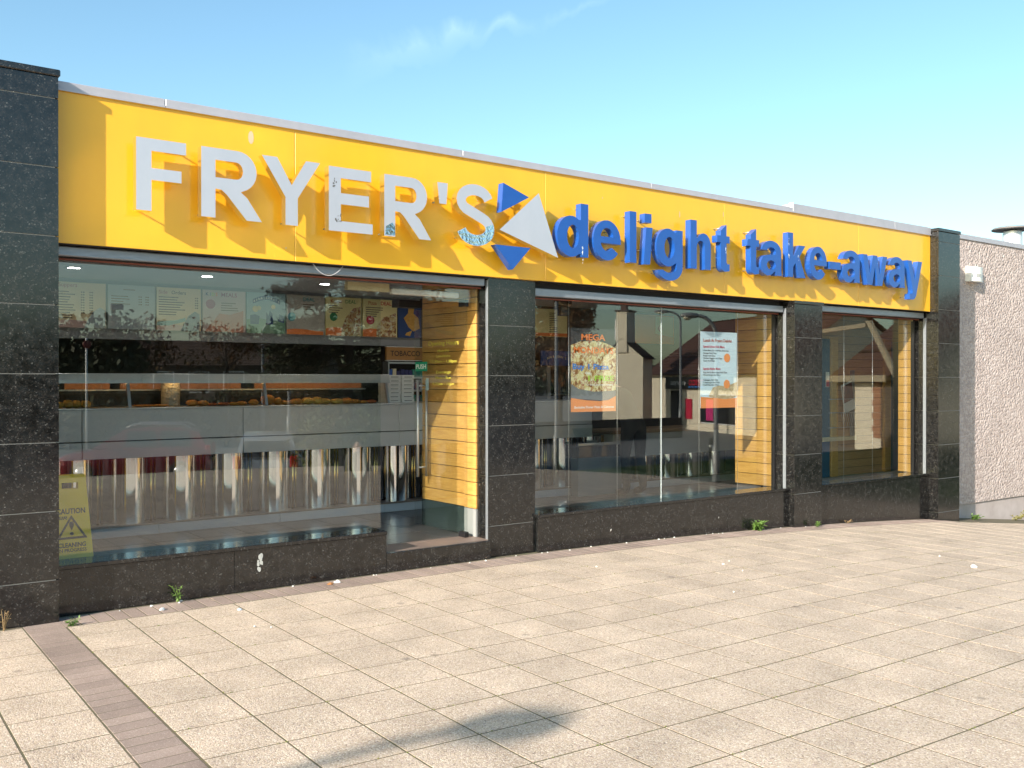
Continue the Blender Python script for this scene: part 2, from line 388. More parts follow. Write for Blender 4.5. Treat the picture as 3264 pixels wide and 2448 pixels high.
def copy_tree(o, parent=None):
    c = o.copy(); COL.objects.link(c); c.parent = parent
    for ch in list(o.children): copy_tree(ch, c)
    return c

_txt = {}
def text_tris(body, size=1.0, align='CENTER', off=0.0, shear=0.0, spacing=1.0):
    k = (body, align, off, shear, spacing)
    if k not in _txt:
        cu = bpy.data.curves.new('t', 'FONT'); cu.body = body; cu.align_x = align; cu.size = 1; cu.offset = off; cu.shear = shear; cu.space_character = spacing
        cu.resolution_u = 3; cu.fill_mode = 'FRONT'
        ob = bpy.data.objects.new('t', cu); COL.objects.link(ob)
        dg = bpy.context.evaluated_depsgraph_get(); me = bpy.data.meshes.new_from_object(ob.evaluated_get(dg))
        _txt[k] = ([tuple(v.co) for v in me.vertices], [tuple(p.vertices) for p in me.polygons])
        bpy.data.objects.remove(ob); bpy.data.curves.remove(cu); bpy.data.meshes.remove(me)
    return _txt[k]
def text(mb, body, f, x, y, size, d, align='CENTER', off=0.0, sx=1.0, shear=0.0, width=None, spacing=1.0):
    """flat lettering: f(a, b, depth) -> point. width fits the text to that length"""
    vs, fs = text_tris(body, 1, align, off, shear, spacing)
    if not vs: return mb
    if width:
        w = max(v[0] for v in vs) - min(v[0] for v in vs); sx = width / (w * size)
    return mb.add([f(x + v[0] * size * sx, y + v[1] * size, d) for v in vs], fs)
def arc(cx, cy, rx, ry, a0, a1, n=10):
    return [(cx + rx * math.cos(math.radians(a0 + (a1 - a0) * i / n)), cy + ry * math.sin(math.radians(a0 + (a1 - a0) * i / n))) for i in range(n + 1)]
def plane_y(y0): return lambda a, b, d: (a, y0 + d, b)          # faces the street
# ------------------------------------------------------------------ ground
def dip(x):
    if x < 3: return 0.0
    if x < 10.65: return .0044 * (x - 3) ** 2
    return .2575 + .10 * (x - 10.65)
def gz(x): return -dip(x)

def grid_sheet(name, xs, ys, zf, m, parent=None):
    mb = MB(); n = len(xs)
    mb.add([(x, y, zf(x, y)) for y in ys for x in xs], [(j * n + i, j * n + i + 1, (j + 1) * n + i + 1, (j + 1) * n + i) for j in range(len(ys) - 1) for i in range(n - 1)])
    return mb.build(name, m, parent)
BED = mat('sandy_joint_soil', (.15, .118, .08), .95, var=(9, .8, (.095, .10, .045)))
xs = [-9 + .5 * i for i in range(72)]
pavement = grid_sheet('pavement', xs, [-9.6 + .5 * i for i in range(20)] + [.4], lambda x, y: gz(x) - .0013, BED)
tag(pavement, kind='structure')

CAMP = Vector(cam.location); CY = math.radians(36.71)
def seen(p):
    d = Vector(p) - CAMP; fx = d.x * math.cos(CY) - d.y * math.sin(CY); fy = d.x * math.sin(CY) + d.y * math.cos(CY)
    return fy > .3 and abs(fx / fy) < .56 and abs(d.z / fy) < .43
def slab_mesh(mb, c4, h=.05, b=.0005):
    """a paving piece with chamfered arris: c4 corner points on top"""
    c = sum((Vector(p) for p in c4), Vector()) / 4
    top = []; mid = []; bot = []
    for p in c4:
        p = Vector(p); d = (c - p); d.z = 0; d = d.normalized() * b * 1.4
        top.append(p + d); mid.append(p - Vector((0, 0, b))); bot.append(p - Vector((0, 0, h)))
    fs = [(0, 1, 2, 3)]
    for i in range(4):
        k = (i + 1) % 4
        fs += [(i, 4 + i, 4 + k, k), (4 + i, 8 + i, 8 + k, 4 + k)]
    return mb.add(top + mid + bot, fs)
PX, PY = .368, .40
def slab_corner(i, v):
    x = -.012 + PX * i - .012 * v if i >= 0 else -.245 + PX * (i + 1) - .012 * v
    s = .05 * max(-1.0, min(x, 3.0)) if i >= 0 else .0
    return x, -(v + (s if v > .4 else 0))
rows = [.30, .585] + [.585 + PY * k for k in range(1, 23)]
slabs = []
for j in range(len(rows) - 1):
    for i in range(-22, 42):
        if i == -1: continue
        g = .0055
        c4 = []
        for a, b in ((i, j), (i + 1, j), (i + 1, j + 1), (i, j + 1)):
            ii = a
            if i < -1: x = -.245 + PX * (a + 1) - .012 * rows[b]; y = -rows[b] + .15
            else: x, y = slab_corner(a, rows[b])
            c4.append((x, y))
        cx = sum(p[0] for p in c4) / 4; cy = sum(p[1] for p in c4) / 4
        if cx > 15.5: continue
        lift = rnd.uniform(-.0003, .0003); tx, ty = rnd.uniform(-.0012, .0012), rnd.uniform(-.0012, .0012)
        q = []
        for x, y in c4:
            dx, dy = cx - x, cy - y
            q.append((x + math.copysign(g, dx), y + math.copysign(g, dy), gz(x) + lift + (x - cx) * tx + (y - cy) * ty))
        slabs.append(((Vector((cx, cy, gz(cx))) - CAMP).length, (cx, cy, gz(cx)), q))
vis = sorted([s for s in slabs if seen(s[1])], key=lambda s: s[0])[:296]
ids = {id(s) for s in vis}
rest = MB()
for s in slabs:
    if id(s) in ids:
        slab_mesh(MB(), s[2])
        mb = MB(); slab_mesh(mb, s[2]); mb.build('paving_slab', SLAB, pavement, s[1], fix=False)
    else: slab_mesh(rest, s[2])
tag(rest.build('paving_slabs', SLAB, pavement, fix=False), kind='stuff')
# clay bricks: a strip running out from the left pier and a course along the shop
nb = 0
y = -.125
while y > -4.7:
    c4 = [(-.243 - .012 * -y, y, 0), (-.020 - .012 * -y, y + .008, 0), (-.020 - .012 * -y, y - .090, 0), (-.243 - .012 * -y, y - .097, 0)]
    z = rnd.uniform(-.0003, .0005)
    c4 = [(a, b, z) for a, b, _ in c4]
    mb = MB(); slab_mesh(mb, c4, .05, .0015); mb.build('paving_brick', BRICK, pavement, (-.13, y - .05, 0), fix=False); y -= .1055
x = -.02
while x < 11.0:
    d0 = .012; d1 = .288
    z0, z1 = gz(x) + rnd.uniform(-.0002, .0006), gz(x + .1)
    c4 = [(x, -d0, z0), (x + .095, -d0, z1), (x + .095, -d1, z1), (x, -d1, z0)]
    mb = MB(); slab_mesh(mb, c4, .05, .0015); mb.build('paving_brick', BRICK, pavement, (x + .05, -.15, z0), fix=False); x += .1035
# ground further out: car park, street and verge seen in the window glass
grid_sheet('car_park', [-160 + 8 * i for i in range(46)], [-190 + 6 * i for i in range(31)], lambda x, y: -1.22, ASPH)
tag(bpy.data.objects['car_park'], kind='structure')
GRASSM = mat('mown_grass', (.055, .095, .022), .9, var=(4, .8, (.09, .11, .035)))
bank = grid_sheet('grass_bank', [-60 + 3 * i for i in range(60)], [-11.6, -10.6, -9.6], lambda x, y: gz(x) - .02 if y > -9.7 else (-1.24 if y < -11.5 else -.62), GRASSM)
tag(bank, kind='structure')
land = MB().box(-400, 400, -400, 400, -1.9, -1.4).build('ground', GRASSM); tag(land, kind='structure')

# ------------------------------------------------------------------ the shop
shop = thing('takeaway_shop', 'single storey takeaway shop with yellow fascia and black granite piers', 'shop', (5.4, 0, 0))
# fascia
for a, b in ((-.02, 1.694), (1.696, 4.184), (4.186, 6.674), (6.676, 9.164), (9.166, 10.816)):
    MB().bbox(a, b, 0, .05, 2.522, 3.552, .003).build('fascia_panel', YEL, shop)
MB().box(-.02, 10.816, .052, .20, 2.56, 3.55).build('fascia_backing', DARKR, shop)
def flashing(x0, x1, z0, z1):
    mb = MB(); mb.bbox(x0, x1, -.012, .30, z0 + .001, z1, .004); mb.box(x0, x1, -.018, -.0125, z0 - .012, z0 + .004)
    return mb.build('roof_flashing', FLASH, shop)
for a, b, h in ((-.02, .70, .052), (.703, 3.25, .052), (3.253, 5.55, .050), (5.553, 7.86, .048), (7.863, 9.95, .098), (9.953, 10.81, .094)): flashing(a, b, 3.555, 3.555 + h)
MB().box(7.855, 7.861, -.014, .05, 3.553, 3.66).build('flashing_end_cap', WHITE, shop)
MB().box(-7.5, 11.36, .3, 8.0, 3.40, 3.50).build('roof', mat('roof_felt', (.08, .08, .085), .9), shop)

JOINT = mat('pale_grout_line', (.24, .235, .225), .8)
def pier(x0, x1, yf, yb, zb, zt, cap=None, sides=True, joints=.28, name='granite_pier'):
    root = MB().box(x0 + .020, x1 -   .020, yf + .004, yb - .004, zb, zt - .004).build(name, JOINT, shop, ((x0 + x1) / 2, yf, zb))
    zs = [zb] + [joints + .4535 * k for k in range(-3, 9) if zb + .05 < joints + .4535 * k < zt - .03] + [zt]
    for a, b in zip(zs, zs[1:]):
        MB().bbox(x0, x1, yf, yf + .03, a + .003, b - .003, .001).build('granite_slab', GRAN, root)
        if sides:
            MB().bbox(x0, x0 + .026, yf + .0325, yb, a + .003, b - .003, .001).build('granite_slab', GRAN, root)
            MB().bbox(x1 - .026, x1, yf + .0325, yb, a + .003, b - .003, .001).build('granite_slab', GRAN, root)
    if cap: MB().bbox(x0 - cap, x1 + cap, yf - cap, min(yb, .3) + cap, zt + .001, zt + .046, .006).build('pier_cap', GRAN, root)
    return root
pier(-.66, -.024, -.115, .40, -.02, 3.60, .012)
pier(3.576, 4.112, .058, .42, -.10, 2.520)
p2 = pier(7.822, 8.347, -.060, .42, -.25, 2.482)
MB().bbox(7.810, 8.365, -.075, .10, 2.484, 2.520, .005).build('pier_cap', GRAN, p2)
pier(10.820, 11.362, -.115, .42, -.5, 3.59, .012)
# more of the same block out of the picture on the left
MB().box(-7.5, -.665, 0.0, .3, -.05, 3.55).build('side_wall', PEBBLE, shop)
# plinths under the windows
def plinth(x0, x1, joints, top=.317):
    root = MB().box(x0 + .03, x1 - .03, .035, .20, -.35, top - .004).build('window_plinth', JOINT, shop)
    xx = [x0] + joints + [x1]
    for a, b in zip(xx, xx[1:]):
        MB().bbox(a + (.0018 if a > x0 else 0), b - (.0018 if b < x1 else 0), .018, .045, -.30, top - .0015, .002).build('granite_slab', GRAN, root)
    MB().bbox(x0, x1, .004, .26, top, top + .030, .003).build('window_sill', GRAN, root)
    return root
plinth(-.022, 2.512, [1.22]); plinth(4.114, 7.820, [4.891, 5.818, 6.753]); plinth(8.349, 10.818, [9.35])
# doorstep
MB().bbox(2.516, 3.574, .018, .055, -.06, .160, .003).build('doorstep', GRAN, shop)
TERR = mat('worn_threshold_tile', (.23, .17, .14), .5, var=(4, .7, (.15, .12, .11)))
MB().box(2.516, 3.05, .058, .36, .10, .165).build('threshold_tile', TERR, shop); MB().box(3.053, 3.574, .058, .36, .10, .1652).build('threshold_tile', TERR, shop)
# heads and roller shutters
for x0, x1, drop in ((-.022, 3.560, 0.0), (4.114, 7.80, .058), (8.365, 10.80, .012)):
    zb = 2.446 - drop; ht = .066 if drop == 0 else .074
    r = MB().bbox(x0 + .015, x1 - .01, .075, .12, zb, zb + ht, .006).build('shutter_rail', ALU, shop)
    MB().box(x0, x1, .127, .30, 2.44 - drop * .9, 2.518).build('head_board', DARKR, shop)
    MB().box(x0, x1, .150, .158, 2.425 - drop, 2.438 - drop).build('head_trim', REDS, shop)
    MB().box(x0, x1, .002, .126, 2.5186, 2.5215).build('soffit', DARKR, shop)
def guide(x0, x1, y0, y1, zb, zt=2.44): MB().bbox(x0, x1, y0, y1, zb, zt, .001).build('shutter_guide', ALU, shop)
guide(3.5685, 3.5755, .062, .092, .0, 2.50); guide(7.8145, 7.8215, .058, .098, -.16); guide(10.8125, 10.8195, .058, .100, -.30)
# glazing
def pane(x0, x1, z0, z1, y0=.213): return MB().box(x0, x1, y0, y0 + .010, z0, z1).build('window_pane', GLASS, shop)
pane(-.02, 2.566, .345, 2.442); pane(4.118, 5.929, .345, 2.39); pane(5.935, 7.80, .345, 2.39); pane(8.352, 10.76, .345, 2.43)
pane(2.572, 3.56, 2.30, 2.442)
MB().box(5.9294, 5.9346, .2115, .2245, .345, 2.39).build('pane_joint', mat('silicone_joint', (.45, .5, .52), .4), shop)
for x in (10.755, 7.79): MB().box(x, x + .022, .20, .245, .346, 2.40).build('window_frame', BLACK, shop)
# door, standing open against the timber lining
door = MB().box(3.468, 3.480, .25, 1.165, .19, 2.285).build('glass_door', GLASS, shop)
for xx in (3.425, 3.523): MB().tube([(xx, 1.03, .66), (xx, 1.03, 1.60)], .0125, 10).build('door_handle', STEEL, door)
hb = MB(); hb.tube([(3.425, 1.03, .75), (3.523, 1.03, .75)], .008, 8); hb.tube([(3.425, 1.03, 1.545), (3.523, 1.03, 1.545)], .008, 8); hb.build('handle_bar', STEEL, door)
pl = MB().box(3.4655, 3.4675, .925, 1.145, 1.686, 1.778).build('push_label', GREENS, door)
doorf = lambda a, b, d: (3.4645 + d, 1.035 - a, b)
t = MB(); text(t, 'PUSH', doorf, 0, 1.711, .062, 0, off=.02, width=.185); t.build('lettering', SIGNWH, pl)
t = MB(); f2 = lambda a, b, d: (3.4666 + d, .64 - a, b)
for s, z, sz, wd in (('Opening Hours', 1.930, .058, .53), ('Mon-Fri', 1.865, .036, .195), ('Lunchtime', 1.815, .036, .25), ('11.30am - 1.30pm', 1.765, .036, .45), ('Evenings', 1.663, .036, .25), ('Mon - Sun', 1.610, .036, .27), ('4.00pm - 11pm', 1.553, .036, .38)):
    text(t, s, f2, 0, z, sz, 0, off=.012, width=wd)
t.build('opening_hours_lettering', YPRINT, door)
MB().box(3.455, 3.495, .255, .36, .168, .215).build('door_pivot', BLACK, door); MB().box(3.455, 3.495, .255, .36, 2.27, 2.33).build('door_pivot', BLACK, door)
t = MB().bbox(3.508, 3.538, 1.012, 1.0165, 1.50, 1.62, .001); t.build('handle_sticker', mat('pale_blue_sticker', (.35, .55, .66), .5), door)
# timber linings: boards one by one
def timber_wall(name, x0, x1, y0, y1, z0, z1, hb, m):
    root = MB().box(x0 + .012, x1, y0 + .002, y1 - .002, z0, z1).build(name, BLACK, shop, ((x0 + x1) / 2, y0, z0))
    n = max(1, round((z1 - z0) / hb)); h = (z1 - z0) / n
    for k in range(n):
        a, b = z0 + k * h + .003, z0 + (k + 1) * h - .003
        MB().bbox(x0 + rnd.uniform(0, .002), x0 + .020, y0, y1, a, b, .002).build('timber_board', m, root)
        MB().bbox(x0 + .0205, x1, y1 + .0005, y1 + .014, a, b, .002).build('timber_board', m, root)
    return root
timber_wall('timber_partition', 3.578, 3.660, .425, 1.200, .42, 2.60, .121, TIMB)
MB().box(3.578, 3.650, .425, 1.205, .167, .418).build('partition_skirting', SKIRT, shop)
timber_wall('timber_lining', 3.556, 3.578, .23, .422, .42, 2.60, .121, TIMB)
MB().box(3.558, 3.5755, .23, .42, .167, .418).build('partition_skirting', mat('grey_skirting_tile', (.30, .31, .31), .35), shop)
timber_wall('timber_lining', 7.792, 7.820, .226, .790, .346, 2.60, .131, TIMB)
timber_wall('timber_lining', 10.757, 10.79, .226, .430, .346, 2.60, .118, TIMB)
# inside: floor, ceiling, walls
floor = MB().box(-1.2, 7.82, .26, .85, .05, .158).box(-1.2, 10.2, .85, 2.62, .05, .1575).build('shop_floor', GROUT, shop)
for i in range(22):
    for j in range(5):
        x0, y0 = -1.1 + .44 * i, .362 + .44 * j
        if x0 > 7.35 + .44 * j: continue
        MB().bbox(x0 + .0025, x0 + .4375, y0 + .0025, y0 + .4375, .14, .1655, .0015).build('floor_tile', TILE, floor, (x0 + .22, y0 + .22, .166))
MB().box(-1.2, 12.9, 2.625, 4.9, .10, .1655).build('floor_back', TILE, floor)
ceil = MB().box(-1.2, 13.5, .435, 4.9, 2.62, 2.68).build('shop_ceiling', CEIL, shop)
LAMP = mat('downlight_lamp', (.9, .9, .9), .5, emit=((1, .95, .86), 30.0))
for x in (-.6, .6, 1.815, 3.07, 4.4, 5.7, 7.0, 8.2):
    d = MB().lathe([(.0, 2.6165), (.055, 2.6165), (.055, 2.62)], (x, 2.34, 0), 14).build('downlight', LAMP, ceil)
    MB().lathe([(.056, 2.612), (.075, 2.612), (.075, 2.62)], (x, 2.34, 0), 14).build('downlight_rim', STEEL, ceil)
MB().box(-1.2, 13.2, 4.6, 4.75, .166, 2.62).build('back_wall', INWALL, shop); MB().box(-1.3, -1.2, .25, 4.75, .16, 2.62).build('inner_side_wall', INWALL, shop)
dv = MB(); dv.loft([[(8.02, .85, z), (8.12, .79, z), (13.5, 4.70, z), (13.4, 4.76, z)] for z in (-.1, 2.62)]); dv.build('room_divider', INWALL, shop)
MB().box(7.83, 8.35, .43, .80, -.2, 2.62).build('room_divider', INWALL, shop)
MB().box(-7.5, 13.6, 7.9, 8.0, -.6, 3.4).build('rear_wall', PEBBLE, shop); MB().box(-7.5, -7.4, .3, 7.9, -.05, 3.4).build('side_wall', PEBBLE, shop)
MB().box(-1.2, 4.86, 3.36, 3.44, 2.02, 2.62).build('menu_bulkhead', mat('bulkhead_board', (.30, .31, .34), .6), shop)
MB().box(4.86, 11.3, 3.36, 3.44, 1.98, 2.62).build('menu_bulkhead', INWALL, shop)
MB().bbox(2.72, 3.42, .29, .35, 2.345, 2.40, .01).build('tube_light', mat('unlit_tube_light', (.75, .70, .66), .4), shop)
MB().box(2.3, 2.70, .30, .36, 2.36, 2.43).build('cream_trunking', mat('cream_trunking', (.62, .48, .28), .5), shop)
MB().box(3.20, 3.45, 1.0, 1.14, 2.30, 2.37).build('door_closer', BLACK, shop)
# end room behind the third window
MB().box(8.36, 13.5, .44, 1.6, .10, .1655).build('end_room_floor', TILE, shop)
er = MB().box(9.05, 13.5, 1.62, 1.66, .166, 2.62).build('end_room_wall', BLACK, shop)
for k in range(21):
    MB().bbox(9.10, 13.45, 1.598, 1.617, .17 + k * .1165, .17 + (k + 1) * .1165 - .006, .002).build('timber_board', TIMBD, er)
BLUED = mat('blue_painted_panel', (.012, .085, .19), .4)
for a, b in ((12.40, 12.70), (10.30, 10.83)): MB().bbox(a, b, 1.57, 1.597, .17, 2.21, .004).build('blue_panel', BLUED, er)
for a, b in ((12.22, 12.39), (10.84, 11.0)): MB().bbox(a, b, 1.545, 1.597, .17, 2.24, .006).build('door_post', TIMB, er)
hatch = MB().bbox(10.60, 11.43, 1.52, 1.60, .70, .76, .006).build('hatch_shelf', CREAMP, er)
MB().bbox(11.36, 11.44, 1.56, 1.597, .76, 1.75, .004).build('hatch_frame', mat('grey_painted_frame', (.22, .22, .22), .5), er)
tr = MB()
for z in (.90, 1.12, 1.32): tr.tube([(10.7, 1.50, z), (11.35, 1.50, z)], .006, 6)
for k in range(7): tr.tube([(11.0 + .05 * k, 1.5, 1.12), (11.08 + .05 * k, 1.5, .9)], .004, 5)
tr.build('wire_rack', STEEL, er)
# dangling cable under the fascia
cb = MB(); cb.tube([(1.86 + .26 * k / 10, .03, 2.518 - .085 * math.sin(PI * k / 10) ** .8) for k in range(11)], .0035, 6)
tag(cb.build('loose_cable', mat('grey_cable', (.45, .45, .47), .5), None, (2.0, .03, 2.5)), 'thin grey cable hanging in a loop below the yellow fascia', 'cable')
# ------------------------------------------------------------------ raised lettering on the fascia
def two_tone(o, side):
    o.data.materials.append(side)
    for p in o.data.polygons: p.material_index = 0 if p.normal.y < -.9 else 1
    return o
KF = (6.993 - .155) / (6.993 - .075)
def kx(x): return -1.416 + (x + 1.416) * KF
def kz(z): return 1.596 + (z - 1.596) * KF
YF = -.156          # front of the letters: they stand off the sheet on studs
def letter(parent, loops, x0, z0, sx, sz, face, side, label=None, skew=0.0, dep=.073):
    mb = MB(); f = lambda a, b, d: (kx(x0 + a * sx), YF + d, kz(z0 + b * sz))
    mb.outline(loops, f, 0, dep)
    o = mb.build('letter', face, parent, (kx(x0), YF, kz(z0)))
    two_tone(o, side); studs(o, [f(*p, 0) for p in loops[0]])
    if label: o['label'] = label
    return o
def studs(o, pts):
    lo = min(pts, key=lambda p: p[2] + p[0]); hi = max(pts, key=lambda p: p[2] + p[0])
    for p, s in ((lo, 1), (hi, -1)):
        MB().tube([(p[0] + s * .03, YF + .07, p[2] + s * .03), (p[0] + s * .03, .004, p[2] + s * .03)], .006, 6).build('stud', STEEL, o)
def stroke(pts, w, taper=None):
    l, r = [], []
    for i, p in enumerate(pts):
        a, b = pts[max(i - 1, 0)], pts[min(i + 1, len(pts) - 1)]
        dx, dy = b[0] - a[0], b[1] - a[1]; n = math.hypot(dx, dy); nx, ny = -dy / n * w / 2, dx / n * w / 2
        l.append((p[0] + nx, p[1] + ny)); r.append((p[0] - nx, p[1] - ny))
    return [l + r[::-1]]
sgn = thing('raised_steel_sign', 'row of polished steel capital letters on the left half of the yellow fascia', 'sign lettering', (2.0, 0, 2.785))
G = {}
G['F'] = [[(0, 0), (.104, 0), (.104, .218), (.313, .218), (.313, .302), (.104, .302), (.104, .422), (.346, .422), (.346, .508), (0, .508)]]
G['R'] = [[(0, 0), (.104, 0), (.104, .211), (.15, .208), (.19, .175)] + [(.34, 0), (.458, 0), (.345, .165), (.295, .206)] + arc(.268, .358, .149, .150, -72, 90, 12) + [(0, .508)],
          [(.104, .295), (.104, .422), (.262, .422)] + arc(.262, .3585, .05, .0635, 90, -90, 8)]
G['Y'] = [[(.189, 0), (.289, 0), (.289, .212), (.475, .508), (.358, .508), (.239, .307), (.122, .508), (0, .508), (.189, .212)]]
G['E'] = [[(0, 0), (.388, 0), (.388, .082), (.104, .082), (.104, .216), (.354, .216), (.354, .304), (.104, .304), (.104, .422), (.374, .422), (.374, .508), (0, .508)]]
G["'"] = [[(.02, 0), (.092, 0), (.106, .180), (0, .180)]]
sp = arc(.192, .388, .145, .098, 12, 225, 14) + arc(.20, .15, .152, .105, 60, -168, 16)
G['S'] = stroke(sp, .096)
for ch, x, z, sx, sz in (('F', .482, 2.786, 1, 1), ('R', .937, 2.786, 1, 1), ('Y', 1.395, 2.786, 1, 1), ('E', 1.945, 2.778, 1, 1), ('R', 2.440, 2.780, .98, .995), ("'", 2.951, 3.102, 1, 1), ('S', 3.147, 2.775, 1, 1)):
    letter(sgn, G[ch], x, z, sx, sz, STEELFACE, STEELSIDE)
FILM = mat('peeling_film_mirror', (.88, .93, .97), .05, 1.0, bump=(26, .5, .01), stretch=(1, 1, 1))
fm = MB(); lp = stroke(arc(.20, .15, .152, .105, 20, -166, 16), .090)
fm.outline(lp, lambda a, b, d: (kx(3.147 + a), YF - .0009, kz(2.775 + b)), 0, None); fm.build('peeled_film_patch', FILM, sgn)
fm = MB(); fm.outline([[(2.445, 2.79), (2.54, 2.79), (2.538, 2.865), (2.515, 2.895), (2.49, 2.88), (2.455, 2.86)]], lambda a, b, d: (kx(a), YF - .0009, kz(b)), 0, None); fm.build('peeled_film_patch', FILM, sgn)
GRIME = mat('dark_grime', (.12, .12, .12), .8)
for cx, cz, n in ((1.995, 3.15, 9), (2.03, 2.88, 8)):
    g = MB()
    for k in range(n):
        x, z = cx + rnd.gauss(0, .012), cz + rnd.gauss(0, .025); r = rnd.uniform(.003, .008)
        g.outline([arc(x, z, r, r * 1.5, 0, 300, 5)], lambda a, b, d: (kx(a), YF - .0009, kz(b)), 0, None)
    g.build('grime_mark', GRIME, sgn)
logo = thing('triangle_emblem', 'emblem of three triangles, one silver and two blue, in the middle of the fascia', 'emblem', (3.85, 0, 2.6))
def tri(pts, face, side, name):
    mb = MB(); mb.outline([pts], lambda a, b, d: (kx(a), YF + d, kz(b)), 0, .073)
    o = two_tone(mb.build(name, face, logo), side); c = sum((Vector((kx(p[0]), YF, kz(p[1]))) for p in pts), Vector()) / 3
    MB().tube([(c.x, YF + .07, c.z), (c.x, .004, c.z)], .008, 6).build('stud', STEEL, o); return o
tri([(3.623, 3.098), (3.936, 3.262), (3.646, 3.360)], BLUE, BLUE, 'blue_triangle')
tri([(3.604, 2.938), (4.277, 2.739), (4.047, 3.314)], STEELFACE, STEELSIDE, 'silver_triangle')
tri([(3.751, 2.595), (3.953, 2.803), (3.557, 2.803)], BLUE, BLUE, 'blue_triangle')
sg2 = thing('raised_blue_sign', 'row of raised blue lower case letters on the right half of the yellow fascia', 'sign lettering', (7.3, 0, 2.62))
S_ = .093
def bowl_stem(w, foot): 
    return arc(.172, .187, .172, .194, 56, 304, 18)
B = {}
w = .384
B['d'] = [[(w, 0), (w, .507), (w - S_, .507), (w - S_, .352)] + bowl_stem(w, 0) + [(w - S_, .03), (w - S_, 0)], arc(.193, .187, .075, .112, 0, 345, 15)]
w = .359; c = w / 2
B['e'] = [[(w, .158)] + arc(c, .187, c, .195, 0, 322, 22) + arc(c, .19, .088, .108, 318, 196, 9) + [(c - .083, .158)], [(c + .084, .222)] + arc(c, .222, .084, .085, 15, 165, 8) + [(c - .084, .222)]]
B['l'] = [[(0, 0), (S_, 0), (S_, .507), (0, .507)]]
w = .385
B['g'] = [[(w, .374), (w - S_, .374), (w - S_, .35)] + bowl_stem(w, 0) + [(w - S_, .035), (w - S_, -.01)] + arc(.19, -.015, .105, .055, 0, -150, 8) + arc(.20, -.015, .19, .135, -165, -90, 6) + arc(.20, -.0, w - .20, .15, -90, 0, 8)[1:], arc(.193, .187, .075, .112, 0, 345, 15)]
w = .311
B['h'] = [[(0, 0), (S_, 0), (S_, .22)] + arc(.156, .225, .062, .075, 180, 0, 10) + [(w - S_, 0), (w, 0)] + arc(.2, .25, .111, .13, 0, 138, 9) + [(S_, .325), (S_, .507), (0, .507)]]
B['t'] = [[(.060, .305), (0, .305), (0, .378), (.060, .378), (.060, .432), (.150, .500), (.150, .378), (.2, .378), (.2, .305), (.150, .305), (.150, .095), (.165, .078), (.2, .080), (.2, .006)] + arc(.135, .07, .075, .075, -75, -180, 7)]
w = .37
B['a'] = [[(w, 0), (w - .10, 0), (w - .11, .045)] + arc(.128, .108, .128, .116, 320, 105, 14) + [(.262, .238), (.262, .258)] + arc(.187, .262, .078, .05, 5, 165, 8) + arc(.187, .258, .175, .128, 172, 0, 14) + [(w - .008, .06)], arc(.185, .112, .078, .054, 0, 340, 12)]
w = .325
B['k'] = [[(0, 0), (S_, 0), (S_, .115), (.137, .165), (.215, 0), (w, 0), (.207, .238), (.318, .372), (.207, .372), (S_, .235), (S_, .507), (0, .507)]]
B['-'] = [[(0, 0), (.228, 0), (.228, .088), (0, .088)]]
B['w'] = [[(0, .372), (.1, .372), (.165, .13), (.225, .372), (.315, .372), (.375, .13), (.44, .372), (.537, .372), (.425, 0), (.33, 0), (.27, .235), (.21, 0), (.112, 0)]]
B['y'] = [[(0, .372), (.1, .372), (.178, .12), (.252, .372), (.35, .372), (.222, -.03), (.205, -.085), (.175, -.118), (.13, -.133), (.055, -.130), (.055, -.058), (.1, -.06), (.122, -.048), (.130, -.015), (.128, .0)]]
for ch, x, z, sx in (('d', 4.267, 2.768, 1), ('e', 4.714, 2.768, 1), ('l', 5.195, 2.765, .96), ('g', 5.562, 2.768, 1), ('h', 6.066, 2.768, 1), ('t', 6.476, 2.772, 1), ('t', 6.968, 2.775, 1),
                     ('a', 7.196, 2.782, 1), ('k', 7.679, 2.785, 1), ('e', 8.079, 2.792, .93), ('-', 8.463, 2.928, 1), ('a', 8.717, 2.795, 1), ('w', 9.139, 2.787, 1), ('a', 9.710, 2.792, 1), ('y', 10.136, 2.784, 1)):
    letter(sg2, B[ch], x, z, sx, 1, BLUE, BLUE)
i_ = MB(); ff = lambda a, b, d: (kx(a), YF + d, kz(b))
i_.outline([[(5.385, 2.76), (5.475, 2.762), (5.511, 3.134), (5.422, 3.132)]], ff, 0, .0735); i_.outline([[(5.401, 3.178), (5.495, 3.180), (5.496, 3.271), (5.401, 3.269)]], ff, 0, .0735)
oi = i_.build('letter', BLUE, sg2); MB().tube([(kx(5.44), YF + .07, 2.9), (kx(5.44), .004, 2.9)], .006, 6).build('stud', STEEL, oi); MB().tube([(kx(5.45), YF + .07, kz(3.22)), (kx(5.45), .004, kz(3.22))], .006, 6).build('stud', STEEL, oi)
BARE = mat('flaked_bare_metal', (.75, .80, .85), .5)
fl = MB()
for cx, cz, n in ((7.675, 3.12, 10), (7.85, 3.0, 3), (4.56, 2.83, 6), (6.60, 3.0, 4)):
    for k in range(n):
        z = cz + rnd.uniform(-.12, .12) * (1 if n > 5 else .3); x = cx + rnd.uniform(0, .015) + .0
        r = rnd.uniform(.003, .009)
        fl.outline([[(x - r, z), (x, z - r * 3), (x + r * .8, z + r), (x, z + r * 2.5)]], lambda a, b, d: (kx(a + .012), YF - .001, kz(b)), 0, None)
fl.build('paint_flake', BARE, sg2)
# marks on the fascia sheet
for x, z, rx, rz in ((1.34, 3.43, .022, .05), (5.98, 3.33, .007, .035), (6.66, 3.40, .006, .03), (4.9, 3.38, .004, .012), (1.62, 2.62, .006, .006)):
    mk = MB(); mk.outline([arc(x, z, rx, rz, 0, 330, 9)], lambda a, b, d: (a, -.0012, b), 0, None)
    mk.build('fascia_stain', mat('pale_stain', (.62, .46, .30), .8), shop)

